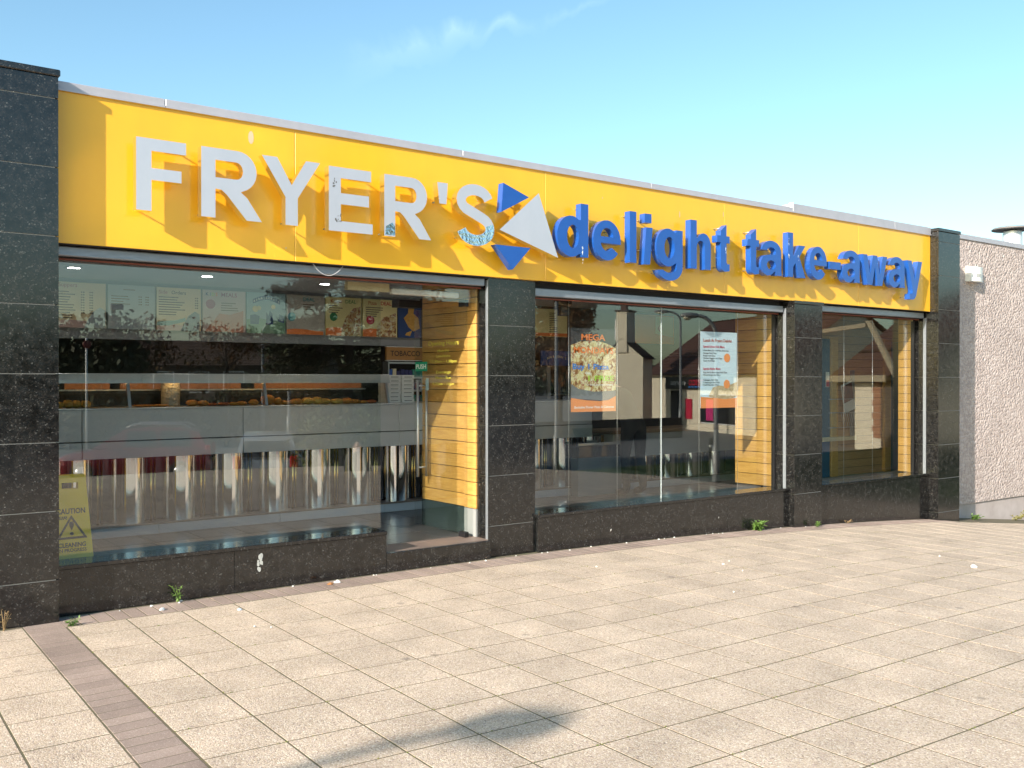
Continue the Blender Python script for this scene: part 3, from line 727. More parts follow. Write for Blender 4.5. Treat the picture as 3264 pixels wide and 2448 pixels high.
# ------------------------------------------------------------------ pebbledashed wing on the right, alarm box, roof vent
wing = thing('pebbledash_wall', 'pinkish pebbledashed wall of the wing right of the last granite pier', 'wall', (15, .4, -.5))
MB().box(11.364, 24, .33, .60, -.22, 3.66).build('wall_face', PEBBLE, wing)
MB().box(11.364, 24, .352, .60, -2.0, -.222).build('cement_plinth', RENDERP, wing)
MB().bbox(11.366, 15.2, .312, .62, 3.662, 3.735, .004).build('wall_flashing', FLASH, wing); MB().bbox(15.203, 24, .312, .62, 3.662, 3.735, .004).build('wall_flashing', FLASH, wing)
MB().box(13.7, 24, .6, 8, 3.3, 3.45).build('wing_roof', MATS['roof_felt'], wing)
alarm = MB(); prof = []
for k in range(9):
    t = k / 8; x = 12.34 + .34 * t; y = .245 - .035 * math.sin(PI * t); prof.append((x, y))
alarm.loft([[(x, .329, 3.05 + zz) for x, _ in (prof[0], prof[-1])][:1] + [(x, y, 3.05 + zz) for x, y in prof] + [(prof[-1][0], .329, 3.05 + zz)] for zz in (0, .03, .19, .215)])
al = alarm.build('alarm_box', WHITE); tag(al, 'white plastic alarm box high on the pebbledash wall', 'alarm box')
al_b = MB(); al_b.outline([arc(12.51, 3.078, .13, .020, 180, 360, 8) + arc(12.51, 3.078, .13, .018, 0, 180, 8)[1:-1]], lambda a, b, d: (a, .2085 + .0 + abs(a - 12.51) * .16, b), 0, None); al_b.build('lamp_lens', mat('alarm_lens', (.55, .50, .44), .3), al)
ln = MB()
for k, wd in enumerate((.16, .16, .13)): ln.box(12.43, 12.43 + wd, .2065, .2095, 3.155 - k * .016, 3.160 - k * .016)
ln.build('small_print', mat('grey_print', (.45, .45, .45), .6), al)
vent = thing('roof_vent', 'grey mushroom roof vent with flat cap above the pebbledash wall', 'vent', (17.2, 2.0, 3.45))
MB().lathe([(.17, 3.40), (.17, 4.30), (.165, 4.34)], (17.21, 2, .10), 20).build('vent_pipe', mat('vent_metal', (.68, .70, .72), .4, .5), vent)
MB().lathe([(.0, 4.40), (.34, 4.385), (.37, 4.36), (.36, 4.345), (.18, 4.35), (.0, 4.35)], (17.21, 2, .12), 24).build('vent_cap', mat('vent_cap_metal', (.20, .19, .19), .6, .3), vent)

# ------------------------------------------------------------------ counter, cabinet and things inside
ct = thing('serving_counter', 'long steel serving counter with mirror polished columns behind the windows', 'counter', (3.0, 2.5, .166))
KICK = mat('counter_kick_steel', (.36, .40, .46), .5, .2)
PANEL = mat('counter_panel_steel', (.56, .55, .56), .40, .35, var=(2, .4, (.48, .475, .48)), stretch=(.5, 1, 4))
x = -1.1
while x < 9.6:
    MB().bbox(x + .0015, min(x + 1.2, 9.7) - .0015, 2.175, 2.20, .166, .256, .003).build('kickboard', KICK, ct); x += 1.2
MB().box(-1.1, 9.7, 2.16, 2.30, .2565, .275).build('base_ledge', mat('brown_ledge', (.13, .10, .09), .4), ct)
MB().box(-1.1, 9.7, 2.34, 2.36, .2755, .89).build('column_backing', mat('dark_mirror_panel', (.06, .06, .075), .12, .6), ct)
k = -4
while True:
    cx = 1.06 + .475 * k; k += 1
    if cx < -1.0: continue
    if cx > 9.6: break
    c = MB().lathe([(.165, .2756), (.165, .885)], (cx, 2.335, 0), 28, PI, 2 * PI).build('steel_column', PSTEEL, ct, (cx, 2.17, .28))
    MB().tube([(cx + .205, 2.30, .2756), (cx + .205, 2.30, .886)], .011, 8).build('gold_reflection_tube', GOLDREF, ct)  # tube pair added in place of gold streaks reflected in the columns
    MB().tube([(cx + .245, 2.315, .2756), (cx + .245, 2.315, .886)], .007, 8).build('gold_reflection_tube', GOLDREF, ct)
x = -1.1
for a, b in ((-1.1, .62), (.624, 2.10), (2.104, 3.86), (3.864, 5.30), (5.304, 6.66)):
    MB().bbox(a, b, 2.135, 2.42, .886, 1.040, .003).build('counter_panel', PANEL, ct)
    MB().bbox(a, b, 2.142, 2.42, 1.048, 1.330, .003).build('counter_panel', PANEL, ct)
MB().box(-1.1, 6.66, 2.16, 2.42, 1.0405, 1.0475).build('panel_gap', BLACK, ct)
MB().box(-1.1, 6.66, 2.421, 3.0, .70, 1.328).build('counter_carcass', STEEL, ct)
MB().bbox(-1.1, 6.67, 2.132, 3.02, 1.3305, 1.346, .003).build('worktop', STEEL, ct)
MB().bbox(7.02, 9.7, 2.14, 2.60, .60, .90, .004).build('counter_panel', PANEL, ct); MB().bbox(6.98, 9.7, 2.10, 2.70, .905, .950, .006).build('worktop', mat('brown_worktop', (.30, .20, .13), .4), ct)
fr = thing('chiller_cabinet', 'low glass topped chiller cabinet standing in front of the serving counter', 'chiller', (6.65, 2.0, .166))
MB().bbox(6.27, 7.0, 1.95, 2.10, .64, .79, .006).build('cabinet_front', mat('gloss_black_panel', (.015, .015, .018), .12), fr); MB().bbox(6.27, 7.0, 1.955, 2.10, .166, .638, .004).build('cabinet_base', mat('grey_cabinet', (.16, .18, .2), .4), fr)
MB().loft([[(6.29, 1.96, .79), (6.98, 1.96, .79), (6.98, 1.965, .80), (6.29, 1.965, .80)], [(6.29, 2.10, 1.0), (6.98, 2.10, 1.0), (6.98, 2.105, 1.0), (6.29, 2.105, 1.0)]]).build('glass_lid', CABGLASS, fr)
MB().bbox(6.27, 7.0, 1.945, 1.97, .79, .82, .004).build('lid_rail', STEEL, fr)
hc_ = thing('heated_cabinet', 'glass fronted heated food cabinet on the steel counter', 'food cabinet', (1.9, 2.4, 1.346))
MB().bbox(-1.1, 3.80, 2.25, 2.78, 1.588, 1.661, .004).build('top_box', PANEL, hc_); MB().box(-1.1, 3.80, 2.243, 2.2495, 1.570, 1.600).build('top_trim', STEEL, hc_)
for a, b in ((-1.1, 1.03), (1.06, 2.35), (2.38, 3.74)):
    MB().loft([[(a, 2.19, 1.347), (b, 2.19, 1.347), (b, 2.195, 1.347), (a, 2.195, 1.347)], [(a, 2.262, 1.587), (b, 2.262, 1.587), (b, 2.267, 1.587), (a, 2.267, 1.587)]]).build('front_glass', CABGLASS, hc_)
for a in (1.033, 2.353, 3.745):
    MB().loft([[(a, 2.185, 1.347), (a + .026, 2.185, 1.347), (a + .026, 2.22, 1.347), (a, 2.22, 1.347)], [(a, 2.257, 1.587), (a + .026, 2.257, 1.587), (a + .026, 2.29, 1.587), (a, 2.29, 1.587)]]).build('glass_post', STEEL, hc_)
HEAT = mat('heat_lamp_strip', (.22, .08, .035), .5, emit=((1, .33, .09), .05))
for a, b in ((-1.0, .55), (.60, 1.0), (1.1, 2.3), (2.45, 3.7)): MB().box(a, b, 2.72, 2.74, 1.512, 1.575).build('heat_strip', HEAT, hc_)
HL = mat('heat_lamp_tube', (.9, .5, .2), .5, emit=((1, .52, .18), 5.0))
for a, b in ((-.9, .5), (.75, 1.95), (2.2, 3.4)): MB().tube([(a, 2.42, 1.583), (b, 2.42, 1.583)], .008, 8).build('heat_lamp_tube', HL, hc_)
MB().bbox(-1.1, 3.75, 2.70, 2.75, 1.495, 1.511, .002).build('rear_shelf', STEEL, hc_); MB().box(-1.1, 3.75, 2.755, 2.775, 1.347, 1.494).build('rear_glass', BLACK, hc_)
FOODS = [mat('fried_batter', (.62, .27, .05), .5, var=(40, .8, (.40, .13, .02)), bump=(60, .6, .01)), mat('golden_fish_batter', (.66, .40, .09), .5, var=(40, .8, (.50, .24, .04)), bump=(60, .6, .01)), mat('fried_sausage_skin', (.42, .11, .03), .4, var=(20, .6, (.3, .06, .02)))]
food = [(.47, .05, .05, 1), (.55, .05, .06, 1), (.62, .045, .055, 1), (.69, .05, .055, 1), (1.22, .11, .018, 0), (1.36, .09, .018, 0), (1.66, .06, .05, 0), (1.76, .055, .045, 0), (1.87, .06, .022, 2), (1.97, .07, .028, 2), (2.07, .06, .03, 0), (2.17, .06, .034, 0), (2.27, .05, .05, 0), (2.44, .075, .085, 0), (2.53, .05, .06, 0), (2.63, .08, .036, 0), (2.74, .07, .050, 0), (2.86, .08, .058, 1), (2.97, .07, .062, 1), (3.08, .08, .048, 1), (3.20, .09, .046, 1), (3.31, .08, .05, 0), (3.42, .07, .040, 0), (3.52, .07, .030, 0), (3.62, .06, .034, 2)]
for cx, r, h, m in food:
    mb = MB(); mb.ball((cx, 2.33 + rnd.uniform(-.03, .03), 1.3465 + h * .62), r, .06, h * .62, 9, 6, .13)
    tag(mb.build('fried_food', FOODS[m]), ['orange battered piece of fried food on the cabinet floor', 'golden battered piece of fried fish on the cabinet floor', 'dark red fried sausage on the cabinet floor'][m], 'fried food', ['orange battered pieces in the heated cabinet', 'golden fish pieces in the heated cabinet', 'fried sausages in the heated cabinet'][m])
# jar of wrapped stuff standing on the counter
jar = MB().lathe([(.0, 1.347), (.085, 1.347), (.09, 1.37), (.09, 1.60), (.06, 1.63), (.0, 1.632)], (1.52, 2.115 + .42, 0), 18).build('glass_jar', mat('crinkled_clear_bag', (.42, .43, .40), .2, .4, bump=(30, 1.0, .03)))
tag(jar, 'crinkled clear bag full of pale snacks standing on the counter', 'bag')
# white boxes in two stacks
lab2 = ('white cardboard takeaway box in the stack nearer the food cabinet', 'white cardboard takeaway box in the stack nearer the door')
for s_, (x0, x1) in enumerate(((3.905, 4.062), (4.078, 4.238))):
    for k in range(7):
        dx = rnd.uniform(-.005, .005); z = 1.347 + k * .0445
        o = MB().bbox(x0 + dx, x1 + dx, 2.46, 2.70, z, z + .043, .003).build('takeaway_box', CARD)
        tag(o, lab2[s_], 'box', ('boxes stacked nearer the food cabinet', 'boxes stacked nearer the door')[s_])
        MB().box(x0 + dx + .03, x1 + dx - .03, 2.4585, 2.4597, z + .018, z + .024).build('printed_line', PRINT, o)
sh = thing('tobacco_shelf', 'grey metal shelf rack with cigarette packs under the brown tobacco sign', 'shelf rack', (4.6, 3.3, 1.3))
MB().bbox(4.32, 4.335, 3.20, 3.34, 1.30, 1.825, .002).build('side_panel', STEEL, sh); MB().bbox(4.87, 4.885, 3.20, 3.34, 1.30, 1.825, .002).build('side_panel', STEEL, sh)
MB().box(4.336, 4.869, 3.335, 3.35, 1.30, 1.825).build('back_panel', DARKR, sh)
for z in (1.30, 1.46, 1.62, 1.80): MB().bbox(4.336, 4.869, 3.20, 3.334, z, z + .022, .002).build('shelf', STEEL, sh)
packs = [mat('pack_' + n, c, .4) for n, c in (('blue', (.03, .09, .35)), ('green', (.03, .22, .18)), ('cream', (.62, .55, .4)), ('navy', (.03, .03, .12)), ('white', (.6, .6, .62)))]
for z in (1.322, 1.482, 1.642):
    x = 4.35
    while x < 4.84:
        MB().bbox(x, x + .05, 3.24, 3.28, z, z + rnd.uniform(.07, .10), .002).build('cigarette_pack', packs[rnd.randrange(5)], sh); x += .056
tb = MB().bbox(4.335, 4.86, 3.27, 3.31, 1.845, 2.005, .003).build('tobacco_sign', mat('brown_wood_sign', (.40, .20, .06), .5, var=(3, .5, (.3, .13, .04)), stretch=(2, 2, 20)))
tag(tb, 'brown wooden sign with dark letters above the cigarette shelf', 'sign')
t = MB(); text(t, 'TOBACCO', plane_y(3.268), 4.60, 1.898, .088, 0, off=.012, width=.42); t.build('lettering', PRINT, tb)
tr_ = MB().box(4.335, 4.86, 3.264, 3.3125, 2.0055, 2.012).box(4.335, 4.86, 3.264, 3.3125, 1.838, 1.8445).build('sign_trim', SIGNWH, tb)
# menu boards along the bulkhead
def board(x0, x1, paper, label, title=None, deco=()):
    o = MB().bbox(x0, x1, 3.30, 3.325, 2.125, 2.578, .002).build('menu_board', paper); tag(o, label, 'menu board', 'menu boards in a row above the counter')
    f = plane_y(3.298)
    if title:
        for s, xx, zz, sz, c in title:
            t = MB(); text(t, s, f, x0 + xx, 2.125 + zz, sz, 0, 'LEFT', off=.012); t.build('lettering', c, o)
    for kind, a in deco:
        mb = MB()
        if kind == 'lines':
            xx, zz, n, wd = a
            for k in range(n): mb.box(x0 + xx, x0 + xx + wd * rnd.uniform(.55, 1), 3.2975, 3.2985, 2.125 + zz - k * .026, 2.125 + zz - k * .026 + .010)
            mb.build('menu_lines', mat('brown_print', (.16, .11, .09), .6), o)
        elif kind == 'prices':
            xx, zz, n = a
            for k in range(n):
                mb.box(x0 + xx, x0 + xx + .012, 3.2975, 3.2985, 2.125 + zz - k * .026, 2.125 + zz - k * .026 + .012); mb.box(x0 + xx + .018, x0 + xx + .034, 3.2975, 3.2985, 2.125 + zz - k * .026, 2.125 + zz - k * .026 + .012)
            mb.build('menu_prices', MATS.get('brown_print') or mat('brown_print', (.16, .11, .09), .6), o)
        elif kind == 'disc':
            xx, zz, r, c = a; mb.outline([arc(x0 + xx, 2.125 + zz, r, r, 0, 345, 23)], f, .0003, None); mb.build('printed_disc', c, o)
        elif kind == 'poly':
            pts, c, dd = a; mb.outline([[(x0 + p, 2.125 + q) for p, q in pts]], f, dd, None); mb.build('printed_shape', c, o)
    return o
WAVE = lambda h: [(0, 0), (.452, 0), (.452, h * .8), (.33, h), (.2, h * 1.25), (.09, h * 1.3), (0, h * 1.05)]
DRK = [(.25, 0), (.452, 0), (.452, .18), (.40, .21), (.33, .16), (.28, .07)]
board(.652, 1.108, CREAMP, 'cream menu board with two price columns, first board beside the left pier', [('Suppers', .01, .405, .055, mat('faded_red_print', (.55, .25, .2), .6))], [('lines', (.0, .35, 11, .17)), ('prices', (.22, .35, 9)), ('prices', (.30, .35, 9)), ('poly', (WAVE(.06), mat('faded_pink_print', (.6, .42, .4), .6), .0009)), ('poly', (DRK, GREYBLUE, .0006))])
board(1.130, 1.595, GREYBLUE, 'grey blue menu board with few lines, second board from the left pier', None, [('lines', (.03, .33, 4, .2)), ('prices', (.30, .33, 4)), ('prices', (.37, .33, 4)), ('lines', (.15, .40, 1, .2))])
board(1.615, 2.080, CREAMP, 'cream side order menu board with a teal band, third from the left pier', [('Side', .02, .385, .055, MATS['faded_red_print']), ('Orders', .15, .385, .052, MATS['brown_print'])], [('lines', (.02, .345, 8, .30)), ('prices', (.40, .345, 5)), ('poly', ([(0, .09), (.2, .11), (.3, .14), (.3, .1), (.12, .05), (0, .05)], mat('faded_teal_print', (.25, .45, .45), .6), .0008)), ('poly', (DRK, mat('faded_slate_print', (.25, .32, .38), .6), .0006)), ('poly', (WAVE(.05), MATS['faded_pink_print'], .0009))])
board(2.100, 2.577, PINKG, 'pinkish meal deal menu board with a red disc, fourth from the left pier', [('MEALS', .20, .385, .062, mat('plum_print', (.38, .06, .16), .6)), ('K', .03, .39, .05, NAVY), ('I', .075, .39, .05, TEALP), ('D', .095, .39, .05, LIME), ('S', .14, .39, .05, ORANGEP)], [('disc', (.085, .30, .052, MATS['plum_print'])), ('lines', (.20, .31, 4, .2)), ('poly', ([(.02, 0), (.452, 0), (.452, .24), (.3, .19), (.18, .2), (.1, .1)], MATS['faded_red_print'], .0006))])
b5 = board(2.590, 3.045, mat('sky_blue_print', (.30, .46, .52), .55), 'ice cream board with blue sky and green meadow, right of the meal board', None, [('poly', ([(0, 0), (.452, 0), (.452, .16), (.3, .14), (.15, .17), (0, .15)], mat('meadow_print', (.18, .36, .25), .6), .0012)), ('disc', (.1, .27, .035, PALEY)), ('disc', (.14, .28, .025, PALEY)), ('disc', (.31, .30, .025, PALEY)), ('poly', ([(.04, .1), (.14, .1), (.15, .19), (.1, .21), (.04, .2)], NAVY, .0008)), ('poly', ([(.22, .1), (.31, .1), (.30, .22), (.27, .26), (.25, .2), (.23, .24)], NAVY, .0008)), ('poly', ([(.36, .14), (.44, .12), (.44, .2), (.38, .22)], NAVY, .0008)),
      ('poly', ([(.07, .33)] + [(.07 + .32 * k / 10, .375 + .05 * math.sin(PI * k / 10)) for k in range(11)] + [(.39, .33)] + [(.39 - .32 * k / 10, .325 + .05 * math.sin(PI * k / 10)) for k in range(1, 10)], NAVY, .0008))])
t = MB()
for k, ch in enumerate("BEN&JERRY'S"):
    q = (k + .6) / 11.2; text(t, ch, plane_y(3.2975), 2.59 + .07 + .32 * q, 2.125 + .338 + .05 * math.sin(PI * q), .034, 0, off=.015)
t.build('lettering', SIGNWH, b5)
board(3.060, 3.530, mat('grey_menu_paper', (.46, .44, .40), .55), 'grey meal deal board with teal heading, behind the window pane edge', [('DEAL', .20, .385, .06, TEALP)], [('lines', (.20, .34, 3, .16)), ('disc', (.06, .20, .05, TEALP)), ('poly', (WAVE(.05), ORANGEP, .0009))])
board(3.545, 4.010, PALEY, 'pale yellow kebab deal board with green disc', [('Kebab', .06, .385, .058, mat('brick_red_print', (.45, .10, .05), .6)), ('DEAL', .25, .385, .06, mat('forest_print', (.03, .22, .08), .6))], [('lines', (.04, .345, 4, .2)), ('disc', (.10, .22, .05, MATS['forest_print'])), ('poly', (WAVE(.075), ORANGEP, .0009)), ('poly', ([(.2, 0), (.452, 0), (.452, .35), (.36, .33), (.26, .22), (.21, .1)], PIZZA, .0006))])
board(4.030, 4.500, PALEY, 'pale yellow pizza deal board with red disc and pizza picture', [('Pizza', .07, .385, .058, MATS['brick_red_print']), ('DEAL', .24, .385, .062, REDP)], [('lines', (.04, .345, 5, .25)), ('disc', (.10, .20, .055, REDP)), ('poly', (WAVE(.075), ORANGEP, .0009)), ('poly', ([(.18, 0), (.452, 0), (.452, .30), (.38, .27), (.26, .23), (.19, .12)], PIZZA, .0006))])
board(4.512, 4.845, NAVY, 'dark blue board picturing pieces of golden fish', None, [('poly', ([(.08, .24), (.14, .30), (.15, .38), (.20, .40), (.23, .36), (.22, .30), (.29, .25), (.31, .12), (.22, .08), (.15, .13)], FOODS[1], .0008)), ('poly', ([(.12, .06), (.20, .09), (.17, .02), (.1, .03)], FOODS[1], .0007))])
# second window: boards on the bulkhead
def board2(x0, x1, z0, z1, y, m, label, name='menu_board', grp=None, cat='menu board'):
    o = MB().bbox(x0, x1, y, y + .025, z0, z1, .002).build(name, m); return tag(o, label, cat, grp)
o = board2(6.66, 7.22, 2.20, 2.58, 3.30, PALEY, 'yellow price list board high behind the second window')
t = MB()
for k in range(12): t.box(6.90, 6.90 + rnd.uniform(.08, .16), 3.2975, 3.2985, 2.52 - k * .025, 2.530 - k * .025)
t.build('menu_lines', PRINT, o); MB().box(6.66, 7.22, 3.2972, 3.2985, 2.205, 2.25).build('printed_band', ORANGEP, o)
o = board2(6.66, 7.2, 1.80, 2.0, 3.18, NAVY, 'dark blue ice cream freezer sign with arched pale lettering', 'freezer_sign', None, 'sign')
t = MB()
for k, ch in enumerate("BEN & JERRY'S"):
    q = (k + .6) / 13; text(t, ch, plane_y(3.178), 6.76 + .34 * q, 1.88 + .03 * math.sin(PI * q), .042, 0, off=.012)
t.build('lettering', CREAMP, o)
o = board2(8.55, 9.35, 2.15, 2.58, 3.30, ORANGEP, 'orange and cream burger board behind the joint of the second window')
MB().outline([[(8.95, 2.30), (9.33, 2.25), (9.33, 2.56), (8.95, 2.56)]], plane_y(3.297), 0, None).build('printed_panel', PALEY, o); MB().outline([arc(9.05, 2.38, .05, .05, 0, 345, 18)], plane_y(3.2955), 0, None).build('printed_disc', REDP, o)
frz = thing('upright_freezer', 'tall glass doored freezer against the wall under the blue freezer sign', 'freezer', (6.9, 3.2, .166))
MB().box(6.62, 6.68, 3.0, 3.34, .17, 1.79).build('side_panel', STEEL, frz); MB().box(7.18, 7.24, 3.0, 3.34, .17, 1.79).build('side_panel', STEEL, frz); MB().box(6.681, 7.179, 3.28, 3.34, .17, 1.79).build('back_panel', DARKR, frz)
MB().box(6.681, 7.179, 3.01, 3.018, .3, 1.76).build('glass_front', CABGLASS, frz)
for z in (.7, 1.05, 1.4): MB().box(6.681, 7.179, 3.05, 3.27, z, z + .015).build('shelf', STEEL, frz)
# hanging posters and their cables
def poster(x0, x1, z0, z1, m, label):
    o = MB().box(x0, x1, .236, .240, z0, z1).build('poster', m); return tag(o, label, 'poster')
CAB = mat('steel_cable', (.6, .6, .6), .3, .6)
for x, lab in ((4.672, 'steel hanging cable at the left edge of the pizza poster'), (5.318, 'steel hanging cable at the right edge of the pizza poster'), (6.540, 'steel hanging cable at the left edge of the lunch poster'), (7.182, 'steel hanging cable at the right edge of the lunch poster'), (9.216, 'left hanging cable in the third window'), (9.842, 'right hanging cable in the third window')):
    tag(MB().tube([(x, .238, .346), (x, .238, 2.43)], .0022, 6).build('hanging_cable', CAB, None, (x, .238, .346)), lab, 'cable')
W1, H1 = .60, .832
o = poster(4.695, 5.295, 1.284, 2.116, mat('dark_print', (.06, .055, .06), .4), 'tall pizza offer poster with orange headline hanging in the second window')
F1 = lambda a, b, d: (4.695 + a, .2345 - d, 1.284 + b)
pz = MB(); pz.outline([[(0, .20), (.06, .215), (.15, .20), (.3, .195), (.45, .19), (.6, .215), (.6, .64), (.5, .68), (.35, .71), (.12, .70), (0, .66)]], F1, 0, None); pz.build('pizza_picture', PIZZA, o)
pz = MB(); pz.outline([[(0, .135), (.6, .10), (.6, .21), (.5, .205), (.3, .20), (.1, .23), (0, .28)]], F1, .0006, None); pz.build('plate_picture', mat('grey_plate_print', (.20, .21, .22), .4), o)
pz = MB(); pz.outline([[(0, 0), (.6, 0), (.6, .155), (.5, .115), (.38, .105), (.2, .115), (0, .14)]], F1, .0012, None); pz.build('orange_footer', mat('orange_footer_print', (.82, .30, .09), .5), o)
for s, x, z, sz, c, wd in (('MEGA', .29, .715, .085, ORANGEP, .32), ('MONDAYS', .30, .585, .085, ORANGEP, .53), ('Buy 1 Pizza', .26, .425, .075, BLUEP, .48), ('Get', .22, .375, .035, SIGNWH, .07), ('1 FREE', .39, .308, .075, LIME, .35), ('12" Pizzas Excluded Delivery', .38, .262, .022, SIGNWH, .36), ('Excludes Doner Pizza & Calzones', .31, .035, .032, SIGNWH, .53)):
    t = MB(); text(t, s, F1, x, z, sz, .002, off=.022, width=wd); t.build('lettering', c, o)
o = poster(6.562, 7.165, 1.290, 2.137, SKYB, 'pale blue lunch menu poster hanging in the second window')
F2 = lambda a, b, d: (6.562 + a, .2345 - d, 1.290 + b)
t = MB(); t.outline([[(0, 0), (.603, 0), (.603, .11), (.4, .095), (.2, .115), (0, .125)]], F2, .0006, None); t.build('orange_footer', MATS['orange_footer_print'], o)
t = MB(); t.outline([[(.13, .13), (.2, .23), (.3, .25), (.42, .24), (.6, .29), (.6, .13), (.45, .08), (.3, .1)]], F2, .0003, None); t.build('food_picture', mat('food_photo_print', (.60, .50, .34), .5, var=(30, .9, (.35, .24, .12))), o)
for cx, cz in ((.435, .56), (.43, .265)):
    t = MB(); t.outline([arc(cx, cz, .052, .05, 0, 345, 23)], F2, .001, None); t.build('price_disc', MATS['orange_footer_print'], o)
for s, x, z, sz, c, wd in (('Lunch At Fryers Delight', .04, .735, .048, MATS['brick_red_print'], .47), ('Special School Kids Menu', .04, .67, .036, REDP, .35), ('Special Adults Menu', .04, .425, .036, REDP, .28)):
    t = MB(); text(t, s, F2, x, z, sz, .0015, 'LEFT', off=.02, width=wd); t.build('lettering', c, o)
for s, z, wd in (('Home Made Or Fried Pizza And Chips', .632, .42), ('Sausage And Chips', .602, .22), ('Burger And Chips', .573, .2), ('Chicken Nuggets And Chips', .545, .31), ('Curry And Chips', .517, .19), ('King Rib Or Bacon Steak And Chips', .388, .39), ('Cheese Burger And Chips', .360, .28), ('2 Sausages And Chips', .305, .24), ('2 Hamburgers And Chips', .277, .27), ('Fried Pizza And Chips', .250, .25)):
    t = MB(); text(t, s, F2, .04, z, .024, .0015, 'LEFT', off=.015, width=wd); t.build('lettering', PRINT, o)
# notice and card in the end room
o = MB().box(10.72, 10.80, 1.560, 1.568, 1.50, 1.72).build('wall_notice', SIGNWH); tag(o, 'small red and white notice on the blue panel in the end room', 'notice')
MB().box(10.722, 10.798, 1.5585, 1.5596, 1.505, 1.60).build('red_panel', REDP, o); o.location.y -= .0
t = MB(); t.loft([[(11.10, 1.50, 1.10), (11.37, 1.50, 1.18), (11.37, 1.505, 1.18), (11.10, 1.505, 1.10)], [(11.0, 1.50, 1.52), (11.27, 1.50, 1.60), (11.27, 1.505, 1.60), (11.0, 1.505, 1.52)]])
o = t.build('tilted_poster', CARD); tag(o, 'tilted white card poster with a dark picture in the end room', 'poster')
t = MB(); t.outline([[(11.075, 1.25), (11.325, 1.325), (11.27, 1.575), (11.025, 1.50)]], plane_y(1.4985), 0, None); t.build('dark_picture', mat('brown_photo_print', (.20, .08, .06), .5, var=(9, .8, (.04, .04, .08))), o)
cs = MB(); cs.ball((10.05, .9, 2.585), .05, .05, .035, 12, 6); tag(cs.build('dome_camera', WHITE), 'small white dome camera on the ceiling behind the third window', 'camera')
cs = MB().bbox(4.62, 4.80, .33, .42, 2.33, 2.40, .01); cs.box(4.66, 4.78, .34, .40, 2.24, 2.329)
tag(cs.build('projector_light', BLACK), 'black spotlight at the top left corner inside the second window', 'spotlight')
# caution board
cau = thing('caution_board', 'yellow folding cleaning caution board standing inside the left window', 'caution board', (.18, .5, .166))
tilt = lambda a, b, d: (.18 + a, .42 + b * .17 + d, .166 + b)
hole = [(-.055, .64), (.055, .64), (.055, .685), (-.055, .685)]
out = [(-.150, 0), (-.115, 0), (-.115, .055), (-.095, .075), (.095, .075), (.115, .055), (.115, 0), (.150, 0), (.108, .735), (.095, .745), (-.095, .745), (-.108, .735)]
MB().outline([out, hole], tilt, 0, .018).build('front_leaf', YPLAS, cau)
back = lambda a, b, d: (.18 + a, .70 - b * .19 + d, .166 + b)
MB().outline([out, hole], back, 0, .018).build('rear_leaf', YPLAS, cau)
tf = lambda a, b, d: (.18 + a, .4175 + b * .17 + d, .166 + b)
t = MB()
text(t, 'CAUTION', tf, .0, .465, .052, 0, off=.03, width=.195); text(t, 'SIR', tf, -.062, .425, .032, 0, off=.02, shear=.3, width=.065)
text(t, 'CLEANING', tf, .0, .228, .044, 0, off=.03, width=.185); text(t, 'IN PROGRESS', tf, 0, .195, .033, 0, off=.025, width=.19)
T0 = [(-.105, .285), (.105, .285), (.0, .455)]; T1 = [(-.078, .301), (.078, .301), (0, .427)]
t.outline([T0, T1], tf, 0, None); t.outline([arc(0, .322, .013, .013, 0, 330, 11)], tf, 0, None); t.outline([[(0, .343), (.014, .375), (.017, .395), (.010, .408), (-.010, .408), (-.017, .395), (-.014, .375)]], tf, 0, None)
t.build('warning_print', PRINT, cau)
# ------------------------------------------------------------------ weeds, litter, moss in the joints
LEAF = mat('weed_leaf', (.10, .20, .035), .55, var=(30, .7, (.16, .24, .06)))
DRYW = mat('dry_weed', (.34, .24, .12), .8, var=(30, .7, (.22, .14, .07)))
REDW = mat('red_dock_weed', (.26, .09, .045), .8, var=(30, .7, (.18, .10, .04)))
def leafq(mb, p, d, l, w):
    d = Vector(d).normalized(); s = d.cross(Vector((rnd.uniform(-.3, .3), rnd.uniform(-.3, .3), 1))).normalized() * w
    p = Vector(p); mid = p + d * l * .5 + Vector((0, 0, .08 * l))
    mb.add([p, mid + s, p + d * l - Vector((0, 0, .12 * l)), mid - s], [(0, 1, 2), (0, 2, 3)])
def weed(x, y, label, h, n, w=.02, m=LEAF, stems=4, spread=.05, name='weed'):
    h *= .8; w *= .75; spread *= .75; z = gz(x); root = thing(name, label, 'weed', (x, y, z)); st = MB(); lf = MB()
    for k in range(stems):
        a = rnd.uniform(0, 2 * PI); tip = Vector((x + math.cos(a) * spread * rnd.uniform(.3, 1), y - abs(math.sin(a)) * spread * .7, z + h * rnd.uniform(.5, 1)))
        b = Vector((x, y, z - .005)); mid = (b + tip) / 2 + Vector((0, 0, h * .12)); st.tube([b, mid, tip], [.0025, .002, .001], 5)
        for j in range(n):
            t = rnd.uniform(.1, 1); p = b.lerp(tip, t)
            leafq(lf, p, (rnd.uniform(-1, 1), rnd.uniform(-1, .4), rnd.uniform(-.2, .7)), w * rnd.uniform(1.4, 2.6), w * rnd.uniform(.3, .55))
    st.build('stem', m, root, fix=False); lf.build('leaves', m, root, fix=False)
weed(.79, -.02, 'spindly green weed growing at the foot of the left plinth', .17, 7, .022, stems=5, spread=.08)
weed(7.18, -.03, 'leafy green weed at the base of the plinth near the second slim pier', .13, 14, .045, stems=7, spread=.12)
weed(-.36, -.16, 'dry brown weed tuft beside the left granite pier', .19, 6, .012, DRYW, 6, .07)
weed(.02, -.27, 'low green grass tuft at the corner of the left pier', .06, 9, .018, stems=6, spread=.06)
